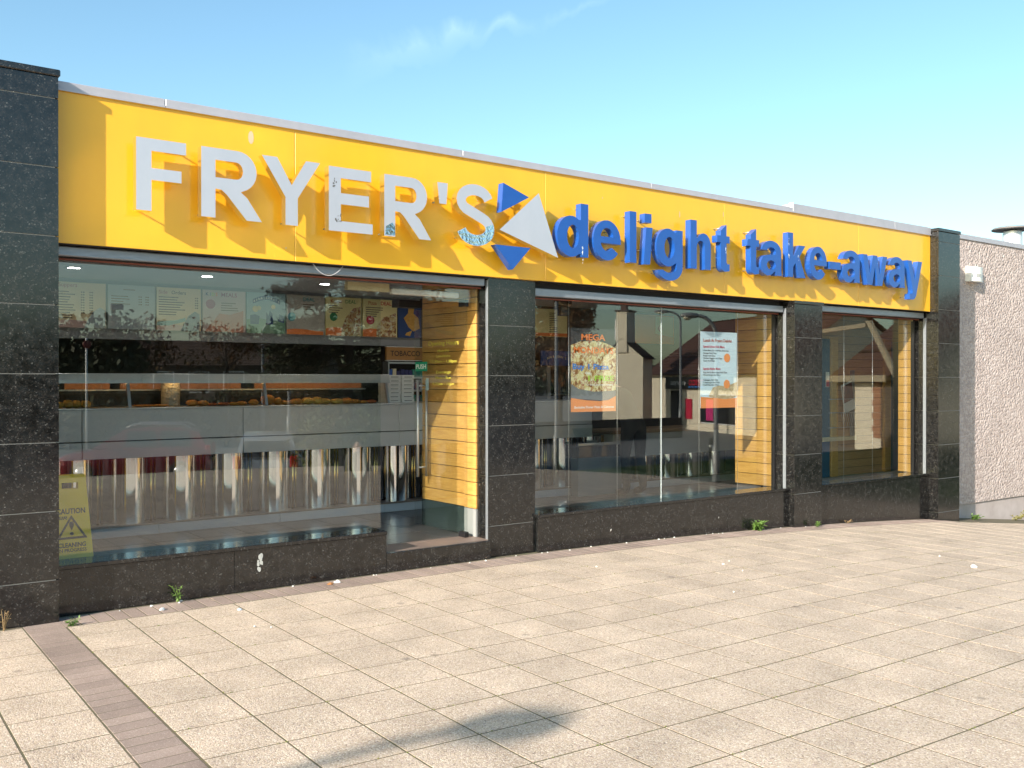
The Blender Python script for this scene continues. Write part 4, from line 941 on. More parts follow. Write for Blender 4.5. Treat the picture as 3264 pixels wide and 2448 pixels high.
weed(8.15, -.13, 'small green weed at the right corner of the slim pier', .09, 8, .022, stems=5, spread=.06)
weed(8.9, -.02, 'dry grass wisps under the third window plinth', .07, 6, .016, DRYW, 6, .12)
weed(11.75, .20, 'reddish dock weed at the foot of the pebbledash wall', .32, 9, .02, REDW, 7, .09)
weed(12.15, .12, 'low green weeds in front of the pebbledash wall plinth', .11, 12, .03, stems=8, spread=.30)
weed(13.6, .20, 'yellowing weeds at the far right along the pebbledash wall', .20, 10, .03, mat('yellow_weed', (.26, .24, .05), .7), 9, .35)
PAPER = mat('white_litter_paper', (.75, .75, .74), .8)
def litter(x, y, r, m, label, grp=None, n=5):
    mb = MB(); z = gz(x)
    pts = [(x + r * rnd.uniform(.5, 1.1) * math.cos(t), y + r * rnd.uniform(.4, .9) * math.sin(t), z + .004 + rnd.uniform(0, r * .35)) for t in [2 * PI * k / n for k in range(n)]]
    top = [(p[0] * .5 + x * .5, p[1] * .5 + y * .5, z + .006 + rnd.uniform(.1, .5) * r) for p in pts]
    mb.loft([[(a, b, z + .002) for a, b, c in pts], pts, top]); return tag(mb.build('litter_scrap', m), label, 'litter', grp)
for k in range(26):
    x = rnd.choice([rnd.uniform(.05, 2.5), rnd.uniform(2.3, 4.2), rnd.uniform(4.2, 8.2)])
    litter(x, -rnd.uniform(.01, .06) - (.0 if not 3.57 < x < 4.12 else .0) - (.065 if x > 7.8 else 0), rnd.uniform(.005, .014), PAPER, 'tiny white scrap along the foot of the granite plinths', 'tiny white scraps along the plinths')
for k in range(9):
    litter(rnd.uniform(.2, 8.5), -rnd.uniform(.4, 3.6), rnd.uniform(.007, .014), PAPER, 'small white scrap lying on the open slabs', 'white scraps on the slabs')
litter(2.0, -.10, .035, PAPER, 'crumpled white wrapper beside the left plinth near the step', None, 7)
litter(1.93, -.13, .03, mat('brown_food_scrap', (.30, .14, .05), .8), 'brown food scrap beside the crumpled wrapper', None, 7)
litter(.62, -.20, .03, PAPER, 'torn white paper on the clay bricks below the left weed', None, 6)
litter(1.05, -.52, .022, mat('blue_wrapper', (.35, .45, .62), .5), 'pale blue sweet wrapper on the slabs in front of the left plinth', None, 5)
litter(7.0, -2.6, .05, PAPER, 'white paper scrap on the slabs at the right, larger one', None, 6)
litter(-.42, -.20, .035, CARD, 'grey crumpled paper under the dry weed by the left pier', None, 6)
MOSS = mat('joint_moss', (.12, .16, .03), .9, var=(40, .8, (.20, .17, .05)))
ms = MB()
for k in range(1500):
    i = rnd.randrange(0, 24); j = rnd.randrange(1, 14)
    if rnd.random() < .55: x, y = slab_corner(i, rows[j]); t = rnd.gauss(0, .05); s = rnd.choice((0, 1)); x += t if s else rnd.gauss(0, .002); y += rnd.gauss(0, .002) if s else t
    else:
        x, y = slab_corner(i, rows[j]); x1, y1 = slab_corner(i + 1, rows[j]); t = rnd.random() ** 2; x += (x1 - x) * t; y += (y1 - y) * t + rnd.gauss(0, .002)
    if y > -.4: continue
    z = gz(x) - .004; h = rnd.uniform(.004, .011); r = rnd.uniform(.003, .009)
    ms.add([(x - r, y, z), (x + r, y - r * .5, z), (x, y + r, z), (x + rnd.uniform(-r, r), y, z + h)], [(0, 1, 3), (1, 2, 3), (2, 0, 3)])
tag(ms.build('joint_moss', MOSS, None, fix=False), kind='stuff')
STK = mat('sticker_residue', (.45, .46, .44), .8)
sk = MB()
for k in range(14):
    x = 1.415 + rnd.gauss(0, .013); z = .215 + rnd.gauss(0, .028); r = rnd.uniform(.006, .014)
    sk.outline([arc(x, z, r, r * 1.6, rnd.uniform(0, 40), 320, 6)], lambda a, b, d: (a, .0172 - .0002 * k, b), 0, None)
sk.build('sticker_residue', STK, [c for c in shop.children if c.name.startswith('window_plinth')][0], fix=False)
nap = litter(2.9, 1.0, .05, PAPER, 'crumpled white napkin on the dark floor beside the open door', None, 7); nap.location.z += .166

# ------------------------------------------------------------------ people
SKIN = mat('skin', (.55, .33, .24), .5)
def figure(name, label, joints, edges, radii, clothes, loc, levels=2):
    """one continuous body grown from a skeleton"""
    me = bpy.data.meshes.new('person'); keys = list(joints)
    me.from_pydata([Vector(joints[k]) for k in keys], [(keys.index(a), keys.index(b)) for a, b in edges], [])
    o = bpy.data.objects.new('person', me); COL.objects.link(o)
    sk_ = o.modifiers.new('skin', 'SKIN'); sk_.use_smooth_shade = True
    for i, k in enumerate(keys):
        r = radii[k]; me.skin_vertices[0].data[i].radius = r if isinstance(r, tuple) else (r, r)
        me.skin_vertices[0].data[i].use_root = (k == 'pelvis')
    ss = o.modifiers.new('sub', 'SUBSURF'); ss.levels = levels; ss.render_levels = levels
    dg = bpy.context.evaluated_depsgraph_get(); m2 = bpy.data.meshes.new_from_object(o.evaluated_get(dg))
    bpy.data.objects.remove(o); bpy.data.meshes.remove(me)
    m2.name = 'person'
    for mm, _ in clothes: m2.materials.append(mm)
    for p in m2.polygons:
        p.use_smooth = True
        for i, (_, test) in enumerate(clothes):
            if test(p.center): p.material_index = i; break
    ob = bpy.data.objects.new(name, m2); COL.objects.link(ob); ob.location = loc
    return tag(ob, label, 'person')
def hand(J, E, R, side, wrist, fwd, out):
    w = Vector(wrist); fwd = Vector(fwd).normalized(); out = Vector(out).normalized(); pal = w + fwd * .07
    J['palm' + side] = pal; E.append(('wrist' + side, 'palm' + side)); R['palm' + side] = (.036, .018)
    for k, ln in enumerate((.07, .08, .074, .058)):
        b = pal + fwd * .025 + out * (.027 - .018 * k); J[f'f{side}{k}'] = b; J[f'g{side}{k}'] = b + fwd * ln * .55 + Vector((0, 0, -.012)); J[f'h{side}{k}'] = b + fwd * ln + Vector((0, 0, -.035))
        E += [('palm' + side, f'f{side}{k}'), (f'f{side}{k}', f'g{side}{k}'), (f'g{side}{k}', f'h{side}{k}')]
        R[f'f{side}{k}'] = .010; R[f'g{side}{k}'] = .009; R[f'h{side}{k}'] = .007
    b = w + fwd * .03 + out * .035; J['t' + side] = b; J['u' + side] = b + fwd * .04 + out * .03
    E += [('palm' + side, 't' + side), ('t' + side, 'u' + side)]; R['t' + side] = .012; R['u' + side] = .009
def man(leg_dx, loc, lean=0.0, label='', top=None, legs=None, face=1, arms='front', hair=None):
    J, E, R = {}, [], {}
    def V(x, y, z): return (x, y * face, z)
    pel = Vector((0, 0, .95)); ch = Vector((0, lean * .38, 1.33 - abs(lean) * .16)); nk = Vector((0, lean * .52, 1.50 - abs(lean) * .24)); hd = Vector((0, lean * .60 + .02, 1.60 - abs(lean) * .28)); tp = hd + Vector((0, .015, .12))
    for k, p in (('pelvis', pel), ('waist', pel.lerp(ch, .45)), ('chest', ch), ('neck', nk), ('head', hd), ('crown', tp)): J[k] = V(*p)
    E += [('pelvis', 'waist'), ('waist', 'chest'), ('chest', 'neck'), ('neck', 'head'), ('head', 'crown')]
    R.update(pelvis=(.165, .12), waist=(.15, .105), chest=(.185, .125), neck=.055, head=(.078, .098), crown=(.06, .075))
    for s, sg in (('L', -1), ('R', 1)):
        J['hip' + s] = V(sg * .10, 0, .88); J['knee' + s] = V(sg * (.11 + leg_dx), .03, .49); J['ank' + s] = V(sg * (.12 + leg_dx), -.02, .08); J['toe' + s] = V(sg * (.14 + leg_dx), .16, .03)
        E += [('pelvis', 'hip' + s), ('hip' + s, 'knee' + s), ('knee' + s, 'ank' + s), ('ank' + s, 'toe' + s)]
        R['hip' + s] = .098; R['knee' + s] = .066; R['ank' + s] = .050; R['toe' + s] = (.045, .032)
        sh = Vector((sg * .19, lean * .42, 1.42 - abs(lean) * .20)); J['sh' + s] = V(*sh)
        if arms == 'front': el = sh + Vector((sg * .05, .05, -.29)); wr = el + Vector((-sg * .12, .22, -.02))
        else: el = sh + Vector((sg * .04, .22, -.16)); wr = el + Vector((-sg * .10, .22, .02))
        J['el' + s] = V(*el); J['wrist' + s] = V(*wr)
        E += [('chest', 'sh' + s), ('sh' + s, 'el' + s), ('el' + s, 'wrist' + s)]
        R['sh' + s] = .062; R['el' + s] = .044; R['wrist' + s] = .029
        hand(J, E, R, s, V(*wr), V(-sg * .4, .9, -.1), V(sg * .8, .2, .4))
    J = {k: Vector(v) for k, v in J.items()}
    hz = hd.z
    def is_hair(c): q = c.y * face - hd.y; return c.z > hz + .045 and q < .035 or (c.z > hz - .02 and q < -.045)
    cl = [(hair, lambda c: is_hair(c)), (SKIN, lambda c: c.z > nk.z + .015 and abs(c.x) < .14), (SKIN, lambda c: any((c - J[k]).length < .135 for k in ('palmL', 'palmR'))),
          (SKIN, lambda c: arms == 'front' and any((c - (J['el' + s] + J['wrist' + s]) / 2).length < .11 and c.y * face > .12 + lean * .4 for s in 'LR')),
          (mat('black_shoe', (.02, .018, .018), .4), lambda c: c.z < .085), (legs, lambda c: c.z < .93), (top, lambda c: True)]
    o = figure('person', label, J, E, R, cl, loc)
    fc = MB()   # nose, eyes and mouth
    h = V(*hd); fy = (hd.y + .098) * face
    fc.ball((0, fy + .004 * face, hz + .005), .014, .02, .022, 8, 6); fc.ball((.078, hd.y * face, hz + .01), .012, .02, .03, 8, 6); fc.ball((-.078, hd.y * face, hz + .01), .012, .02, .03, 8, 6)
    f = fc.build('face', SKIN, o); f.location = (0, 0, 0)
    ey = MB(); ey.ball((.032, fy - .008 * face, hz + .03), .013, .012, .008, 8, 5); ey.ball((-.032, fy - .008 * face, hz + .03), .013, .012, .008, 8, 5); ey.ball((0, fy - .004 * face, hz - .045), .026, .008, .006, 8, 5)
    e = ey.build('eyes_and_mouth', mat('dark_features', (.10, .05, .04), .4), o); e.location = (0, 0, 0)
    return o
HAIR = mat('dark_hair', (.03, .02, .015), .6)
BLK = mat('black_cloth', (.012, .012, .014), .9); GREYT = mat('charcoal_shirt', (.05, .055, .065), .9); JEANS = mat('dark_jeans', (.03, .04, .07), .9)
cu_ = man(.02, (6.93, 1.66, .166), .72, 'customer in black clothes leaning forward on the counter beside the chiller', BLK, BLK, 1, 'lean', HAIR)
ma = man(.03, (6.85, -8.45, -1.22), .03, 'man in a dark shirt standing among the parked cars', GREYT, JEANS, 1, 'front', mat('brown_hair', (.07, .04, .025), .6))

# ------------------------------------------------------------------ across the street: what the glass reflects
def leafy(mb, c, rx, ry, rz, n, size, jag=.35):
    lobes = [(Vector(c) + Vector((rnd.uniform(-1, 1) * rx * .62, rnd.uniform(-1, 1) * ry * .62, rnd.uniform(-.8, .85) * rz * .7)), rnd.uniform(.3, .55)) for _ in range(12)]
    for k in range(n):
        lc, lr = lobes[rnd.randrange(12)]
        v = Vector((rnd.gauss(0, 1), rnd.gauss(0, 1), rnd.gauss(0, 1))).normalized() * (rnd.random() ** .4)
        p = lc + Vector((v.x * rx * lr, v.y * ry * lr, v.z * rz * lr))
        a = Vector((rnd.uniform(-1, 1), rnd.uniform(-1, 1), rnd.uniform(-1, 1))).normalized() * size * rnd.uniform(.5, 1.2)
        b = a.cross(Vector((rnd.uniform(-1, 1), rnd.uniform(-1, 1), rnd.uniform(-1, 1)))).normalized() * size * rnd.uniform(.3, .7)
        mb.add([p - a, p + b, p + a, p - b], [(0, 1, 2, 3)])
BARK = mat('tree_bark', (.12, .085, .06), .9, var=(9, .7, (.06, .045, .035)), bump=(14, .6, .03))
def leafm(n, a, b): return mat(n, a, .7, var=(1.6, 1, b))
GZ = -1.22
def tree(name, label, x, y, h, crown, m, n, size, trunk=.16, limbs=6, lowest=.35):
    root = thing(name, label, 'tree', (x, y, GZ)); t = MB(); t.tube([(x, y, GZ - .05), (x + .08, y, GZ + h * .4), (x - .05, y + .05, GZ + h * .8)], [trunk, trunk * .7, trunk * .25], 9)
    for k in range(limbs):
        a = 2 * PI * k / limbs + rnd.uniform(-.4, .4); z = GZ + h * rnd.uniform(lowest, .75); r = crown[0] * rnd.uniform(.5, .85)
        t.tube([(x, y, z), (x + math.cos(a) * r * .5, y + math.sin(a) * r * .5, z + h * .10), (x + math.cos(a) * r, y + math.sin(a) * r, z + h * .22)], [trunk * .4, trunk * .25, trunk * .08], 6)
    t.build('trunk', BARK, root); c = MB()
    leafy(c, (x, y, GZ + h - crown[2]), crown[0], crown[1], crown[2], n, size); c.build('crown', m, root, fix=False); return root
def conifer(name, label, x, y, h, r, m, n, trunk=.18, bare=.3):
    root = thing(name, label, 'tree', (x, y, GZ)); t = MB(); t.tube([(x, y, GZ - .05), (x + .1, y, GZ + h * .5), (x, y, GZ + h)], [trunk, trunk * .7, .03], 9)
    c = MB(); nl = 22
    for k in range(nl):
        q = bare + (1 - bare) * k / nl; z = GZ + h * q; rr = r * (1 - .75 * (q - bare) / (1 - bare)) * rnd.uniform(.75, 1.1)
        for j in range(6):
            a = rnd.uniform(0, 2 * PI); tip = Vector((x + math.cos(a) * rr, y + math.sin(a) * rr, z - .12 * rr))
            t.tube([(x, y, z), tip], [trunk * .16, .008], 5)
            for i in range(n // (nl * 6)):
                p = Vector((x, y, z)).lerp(tip, rnd.uniform(.3, 1.05)) + Vector((rnd.gauss(0, .16), rnd.gauss(0, .16), rnd.gauss(0, .10)))
                d = Vector((rnd.uniform(-1, 1), rnd.uniform(-1, 1), rnd.uniform(-.3, .3))).normalized() * .17; s = d.cross(Vector((0, 0, 1))).normalized() * .05
                c.add([p - d, p + s, p + d, p - s], [(0, 1, 2, 3)])
    t.build('trunk', BARK, root); c.build('crown', m, root, fix=False); return root
EVER = leafm('evergreen_needles', (.035, .06, .022), (.06, .055, .02)); AUT = leafm('autumn_leaves', (.20, .075, .02), (.10, .085, .022)); HEDG = leafm('dark_hedge_leaves', (.025, .045, .016), (.05, .05, .02)); GREENB = leafm('green_bush_leaves', (.06, .10, .025), (.10, .11, .03))
conifer('pine_tree', 'tall dark evergreen tree across the car park', 11.5, -18.0, 9.8, 3.0, EVER, 22000, .17, .27)
conifer('pine_tree', 'second evergreen tree with bare lower trunk right of the tall one', 13.7, -19.0, 9.2, 2.5, EVER, 13000, .17, .38)
tree('maple_tree', 'rust coloured autumn tree beside the lamp column', 15.3, -12.9, 6.2, (1.5, 1.5, 1.9), AUT, 9000, .07, .12)
tree('bare_tree', 'thin autumn tree in front of the bungalow', 13.4, -33.0, 5.6, (2.0, 1.5, 1.3), AUT, 1500, .10, .10)
tree('bare_tree', 'straggly autumn tree at the left end of the bungalow', 10.2, -34.5, 5.8, (1.6, 1.2, 1.4), AUT, 1100, .10, .10)
tree('bare_tree', 'young rowan tree in front of the bungalow chimney side', 16.4, -32.0, 5.2, (1.7, 1.3, 1.2), AUT, 1300, .10, .10)
def hedge(label, x0, y0, x1, y1, z0, z1, n, size, m, w=1.2):
    root = thing('hedge', label, 'hedge', ((x0 + x1) / 2, (y0 + y1) / 2, z0)); c = MB(); t = MB()
    for k in range(n):
        q = rnd.random(); z = z0 + (z1 - z0) * (rnd.random() ** .8) * (1 + .18 * math.sin(q * 17) + .1 * math.sin(q * 41)); p = Vector((x0 + (x1 - x0) * q + rnd.gauss(0, w * .3), y0 + (y1 - y0) * q + rnd.gauss(0, w * .3), z))
        a = Vector((rnd.uniform(-1, 1), rnd.uniform(-1, 1), rnd.uniform(-1, 1))).normalized() * size; b = a.cross(Vector((rnd.uniform(-1, 1), rnd.uniform(-1, 1), .3))).normalized() * size * .6
        c.add([p - a, p + b, p + a, p - b], [(0, 1, 2, 3)])
    for k in range(7): q = (k + .5) / 7; t.tube([(x0 + (x1 - x0) * q, y0 + (y1 - y0) * q, z0), (x0 + (x1 - x0) * q, y0 + (y1 - y0) * q, z1 * .6)], [.06, .02], 6)
    c.build('leaves', m, root, fix=False); t.build('stems', BARK, root)
hedge('tall dark hedge beyond the car park on the left', 5.5, -36.6, 9.8, -33.8, GZ, 3.3, 9000, .16, HEDG, 1.6)
hedge('long dark hedge below the bungalow', 9.8, -36.5, 24, -36.5, GZ, 1.0, 8000, .15, HEDG, 1.2)
hedge('low green bush beside the man', 7.9, -12.9, 10.4, -12.2, GZ, .55, 3500, .07, GREENB, .8)
far = MB()
for k in range(14000):
    q = rnd.random(); x = -60 + 260 * q; y = -150 + 70 * (q - .4) ** 2 * 4; z = GZ + 9 * rnd.random() ** .7 * (.62 + .38 * math.sin(q * 61) * math.sin(q * 23))
    a = Vector((rnd.uniform(-1, 1), rnd.uniform(-1, 1), rnd.uniform(-1, 1))).normalized() * .9; b = a.cross(Vector((rnd.uniform(-1, 1), rnd.uniform(-1, 1), .3))).normalized() * .6; p = Vector((x, y + rnd.gauss(0, 1.5), z))
    far.add([p - a, p + b, p + a, p - b], [(0, 1, 2, 3)])
tag(far.build('far_woodland', HEDG, None, fix=False), kind='stuff')
WALLC = mat('cream_house_render', (.80, .72, .56), .9, var=(1.2, .5, (.70, .62, .47))); TILER = mat('red_roof_tile', (.10, .045, .034), .8, var=(2, .7, (.065, .035, .028)))
TILEB = mat('brown_roof_tile', (.10, .065, .05), .85, var=(2, .7, (.07, .05, .04))); DKWALL = mat('dark_stone_wall', (.10, .08, .065), .9, var=(2, .7, (.06, .05, .045)))
WINM = mat('dark_window_glass', (.02, .025, .03), .08); WPAINT = mat('white_paint', (.78, .78, .76), .5)
def roof_tiles(mb, p00, p10, p01, p11, rows_, th=.05):
    """courses of tiles lapping down a slope: p00-p10 eaves, p01-p11 ridge"""
    p00, p10, p01, p11 = map(Vector, (p00, p10, p01, p11)); n = (p10 - p00).cross(p01 - p00).normalized()
    if n.z < 0: n = -n
    for k in range(rows_):
        a, b = k / rows_, (k + 1) / rows_ + .02
        q = [p00.lerp(p01, a) + n * th, p10.lerp(p11, a) + n * th, p10.lerp(p11, b), p00.lerp(p01, b)]
        mb.add(q + [p00.lerp(p01, a), p10.lerp(p11, a)], [(0, 1, 2, 3), (4, 5, 1, 0)])
def house(name, label, A, B, depth, zb, ze, zr, wall, tile, gable=False, cat='house'):
    """A-B the front wall line seen from the shop; depth goes away from it"""
    A, B = Vector((*A, 0)), Vector((*B, 0)); u = (B - A).normalized(); nb = Vector((-u.y, u.x, 0))
    mid = (A + B) / 2
    if (Vector((6, 0, 0)) - mid).dot(nb) > 0: nb = -nb
    root = thing(name, label, cat, (mid.x, mid.y, zb)); P = lambda s, t, z: tuple(A + u * s + nb * t + Vector((0, 0, z))); W = (B - A).length
    w = MB(); w.loft([[P(0, 0, z), P(W, 0, z), P(W, depth, z), P(0, depth, z)] for z in (zb, ze)])
    r = MB()
    if gable:
        w.add([P(0, 0, ze), P(W, 0, ze), P(W / 2, 0, zr - .08)], [(0, 1, 2)]); w.add([P(0, depth, ze), P(W, depth, ze), P(W / 2, depth, zr - .08)], [(0, 1, 2)])
        roof_tiles(r, P(-.2, -.12, ze - .1), P(-.2, depth, ze - .1), P(W / 2, -.12, zr), P(W / 2, depth, zr), 12); roof_tiles(r, P(W + .2, -.12, ze - .1), P(W + .2, depth, ze - .1), P(W / 2, -.12, zr), P(W / 2, depth, zr), 12)
    else:
        roof_tiles(r, P(-.3, -.4, ze - .08), P(W + .3, -.4, ze - .08), P(-.3, depth / 2, zr), P(W + .3, depth / 2, zr), 16); roof_tiles(r, P(-.3, depth + .4, ze - .08), P(W + .3, depth + .4, ze - .08), P(-.3, depth / 2, zr), P(W + .3, depth / 2, zr), 16)
        w.add([P(0, 0, ze), P(0, depth, ze), P(0, depth / 2, zr - .06)], [(0, 1, 2)]); w.add([P(W, 0, ze), P(W, depth, ze), P(W, depth / 2, zr - .06)], [(0, 1, 2)])
    w.build('wall', wall, root); r.build('roof', tile, root, fix=False)
    return root, P, W
def opening(root, P, s0, s1, z0, z1, m=WINM, name='window', frame=WPAINT):
    f = MB(); f.loft([[P(s0 - .06, -.02, z), P(s1 + .06, -.02, z), P(s1 + .06, .04, z), P(s0 - .06, .04, z)] for z in (z0 - .06, z1 + .06)]); o = f.build(name, frame, root)
    g = MB(); g.loft([[P(s0, -.035, z), P(s1, -.035, z), P(s1, -.022, z), P(s0, -.022, z)] for z in (z0, z1)]); g.build('pane', m, o); return o
def slabbox(root, P, s0, s1, t0, t1, z0, z1, m, name):
    f = MB(); f.loft([[P(s0, t0, z), P(s1, t0, z), P(s1, t1, z), P(s0, t1, z)] for z in (z0, z1)]); return f.build(name, m, root)
# bungalow far left
b, P, W = house('bungalow', 'long low bungalow with a brown roof beyond the hedge', (13.8, -56.0), (24.5, -47.7), 7, GZ, 2.6, 4.2, DKWALL, TILEB)
for s in (1.2, 3.4, 5.6, 7.8, 10.0): opening(b, P, s, s + 1.2, .9, 2.1)
c = slabbox(b, P, 9.5, 10.3, 2.2, 2.9, 3.0, 4.9, DKWALL, 'chimney'); slabbox(c, P, 9.7, 9.95, 2.4, 2.7, 4.9, 5.3, TILER, 'chimney_pot')
# gable house with the chimney
b, P, W = house('gable_house', 'cream gabled house with a tall chimney on its end wall', (36.1, -34.1), (37.1, -31.8), 1.4, GZ - .3, 2.9, 4.0, WALLC, TILEB, True)
c = slabbox(b, P, W * .36, W * .62, -.1, 1.1, 3.2, 5.55, WALLC, 'chimney'); slabbox(c, P, W * .33, W * .65, -.16, 1.16, 5.55, 5.65, DKWALL, 'chimney_cap'); slabbox(c, P, W * .42, W * .54, .2, .6, 5.65, 6.0, TILER, 'chimney_pot')
slabbox(b, P, W * .10, W * .34, 1.2, 2.2, 4.0, 5.2, WPAINT, 'dormer')
# shop opposite with the dark sign board
b, P, W = house('corner_supermarket', 'low cream corner shop with red tiled roof and a black sign board', (41.4, -35.5), (36.6, -22.3), 9, GZ - .5, 2.0, 5.3, WALLC, TILER, False, 'shop')
sgb = slabbox(b, P, 2.4, 10.2, -.14, -.01, 1.10, 1.80, BLACK, 'sign_board')
fs = lambda a, bb, d: P(a, -.16 - d, bb)
flip = lambda a, bb, d: P(W - a, -.16 - d, bb)
t = MB(); text(t, 'express', flip, W - 4.1, 1.33, .46, 0, off=.012, shear=.2, width=1.9); t.build('lettering', SIGNWH, sgb)
t = MB(); text(t, 'TESCO', flip, W - 6.3, 1.33, .44, 0, off=.02, width=1.7); t.build('lettering', REDP, sgb)
t = MB()
for k in range(5): t.loft([[P(5.45 + k * .36, -.165, z), P(5.67 + k * .36, -.165, z), P(5.67 + k * .36, -.15, z), P(5.45 + k * .36, -.15, z)] for z in (1.20, 1.27)])
t.build('sign_dashes', BLUEP, sgb)
opening(b, P, 2.9, 4.2, GZ - .3, .95, WINM, 'door', DKWALL); opening(b, P, 6.6, 10.4, GZ + .5, .8, WINM)
for s, m_ in ((4.8, REDP), (7.3, mat('magenta_poster', (.55, .03, .18), .6))): slabbox(b, P, s, s + .8, -.06, -.03, -.6, .55, m_, 'wall_poster')
# red roofed house reflected by the third window
b, P, W = house('red_roof_house', 'red roofed house with cream walls and brick quoins at the street corner', (34.6, -17.3), (31.6, -12.9), 8, GZ - .4, 1.75, 5.2, WALLC, TILER)
KHAKI = mat('khaki_paint', (.34, .29, .20), .8)
fa = slabbox(b, P, -.3, W + .3, -.46, -.40, 1.55, 1.80, KHAKI, 'fascia_board')
slabbox(b, P, -.2, 1.7, -.04, -.002, GZ - .4, 1.5, DKWALL, 'dark_bay')
slabbox(b, P, -.6, 4.9, -.9, -.8, 3.62, 3.78, KHAKI, 'gutter')
for k in range(9): slabbox(b, P, 3.6 - (k % 2) * .16, 4.2, -.03, -.002, -.65 + k * .25, -.42 + k * .25, mat('quoin_brick', (.36, .17, .10), .9), 'quoin_brick')
slabbox(b, P, 4.3, 5.3, -.04, -.002, GZ - .4, 1.6, DKWALL, 'dark_bay')
bg = MB(); bg.loft([[P(4.9, -.9, 3.85), P(5.3, -.9, 3.85), P(5.3, -.8, 3.85), P(4.9, -.8, 3.85)], [P(7.3, -.9, 1.7), P(7.7, -.9, 1.7), P(7.7, -.8, 1.7), P(7.3, -.8, 1.7)]]); bg.build('barge_board', KHAKI, b)
# garden wall, bollard, posts and lamps
gw = MB(); gw.box(24, 34, -26.2, -25.9, GZ - .4, -.25); tag(gw.build('garden_wall', DKWALL), 'low brown stone wall in front of the corner shop', 'wall')
bl = thing('bollard', 'black cast iron bollard on the far pavement', 'bollard', (21.5, -12.9, GZ)); MB().lathe([(.0, 1.02), (.05, 1.0), (.075, .93), (.06, .88), (.07, .2), (.09, .12), (.09, 0)], (21.5, -12.9, GZ), 14).build('post', BLACK, bl)
MB().lathe([(.0665, .80), (.069, .80), (.069, .72), (.0665, .72)], (21.5, -12.9, GZ), 14).build('white_band', WPAINT, bl)
LAMPG = mat('lamp_post_grey', (.26, .27, .27), .5, .3); LENS = mat('lamp_lens', (.72, .68, .50), .2)
def lamp(label, x, y, zb, h, dx, dy, reach, r=.07, head=(.36, .15, .085)):
    root = thing('street_lamp', label, 'street lamp', (x, y, zb)); d = Vector((dx, dy, 0)).normalized()
    MB().tube([(x, y, zb), (x, y, zb + 1.3), (x, y, zb + 1.32), (x, y, zb + h - .5)], [r * 1.5, r * 1.5, r, r * .8], 12).build('column', LAMPG, root)
    a = MB(); a.tube([tuple(Vector((x, y, zb + h - .5)) + d * reach * (1 - math.cos(t)) + Vector((0, 0, .5 * math.sin(t)))) for t in [PI / 2 * k / 8 for k in range(9)]], r * .7, 10); a.build('arm', LAMPG, root)
    c = Vector((x, y, zb + h)) + d * (reach + head[0] * .8); s = Vector((-d.y, d.x, 0)); hb = MB(); rings = []
    for q, w, hh in ((-1, .30, .4), (-.75, .62, .75), (-.2, 1, 1), (.45, .9, .9), (.85, .55, .55), (1, .15, .2)):
        rings.append([c + d * head[0] * q + s * head[1] * w * math.cos(t) + Vector((0, 0, head[2] * hh * math.sin(t))) for t in [2 * PI * k / 12 for k in range(12)]])
    hb.loft(rings, True, True); hb.build('lamp_head', LAMPG, root)
    l = MB(); l.ball(tuple(c - Vector((0, 0, head[2] * .75)) + d * .05), head[0] * .55, head[0] * .3, .06, 12, 6); l.build('lamp_lens', LENS, root); return root
# the lamp whose head throws the shadow on the slabs in the foreground
k_ = 5.2 / 1.36
lamp('grey street lamp on the near pavement left of the shop front', 1.27 - 2.85 * k_ - .95 * .94, -3.41 - k_ + .30 * .94, -.02, 5.2, .953, -.301, .70, .055, (.30, .19, .085))
lamp('grey street lamp with a curved arm in front of the red roofed house', 15.49, -7.42, GZ, 4.3, -.85, -.5, .45, .06, (.22, .10, .07))
lamp('tall slender street lamp beside the evergreen tree', 15.05, -30.2, GZ, 6.9, .8, .6, .5, .07, (.35, .14, .09)); lamp('short street lamp in front of the bungalow chimney', 16.1, -35.6, GZ, 5.5, .8, .6, .5, .07, (.38, .15, .1)); lamp('distant street lamp above the corner shop roof', 35.5, -27.4, GZ, 6.4, -.85, -.5, .7, .07, (.4, .15, .1))
tag(MB().tube([(13.82, -11.15, GZ), (13.82, -11.15, .2), (13.82, -11.15, .24), (13.82, -11.15, 6.4)], [.085, .085, .048, .04], 12).build('lamp_column', LAMPG, None, (13.82, -11.15, GZ)), 'plain pale grey column with a thicker base beside the autumn tree', 'column')
cc = thing('camera_mast', 'brown mast carrying a grey security camera beyond the car park', 'camera mast', (9.2, -34.5, GZ)); MB().tube([(9.2, -34.5, GZ), (9.2, -34.5, 4.3)], [.14, .12], 10).build('mast', mat('rust_brown_paint', (.16, .06, .035), .6), cc)
MB().bbox(9.05, 9.55, -34.6, -34.4, 4.55, 4.78, .02).build('camera_body', LAMPG, cc); MB().tube([(9.2, -34.5, 4.3), (9.2, -34.5, 4.56)], .03, 8).build('bracket', LAMPG, cc)
sp_ = thing('road_sign', 'slim white road sign post in front of the tall dark hedge', 'road sign', (7.32, -31.0, GZ)); MB().tube([(7.32, -31, GZ), (7.32, -31, 3.2)], .04, 8).build('post', WPAINT, sp_); MB().lathe([(0, -.02), (.15, -.02), (.15, .02), (0, .02)], (0, 0, 0), 18).xform(Matrix.Translation((7.32, -30.92, 2.95)) @ Matrix.Rotation(PI / 2, 4, 'X')).build('sign_face', mat('faded_sign_red', (.25, .06, .05), .7), sp_)
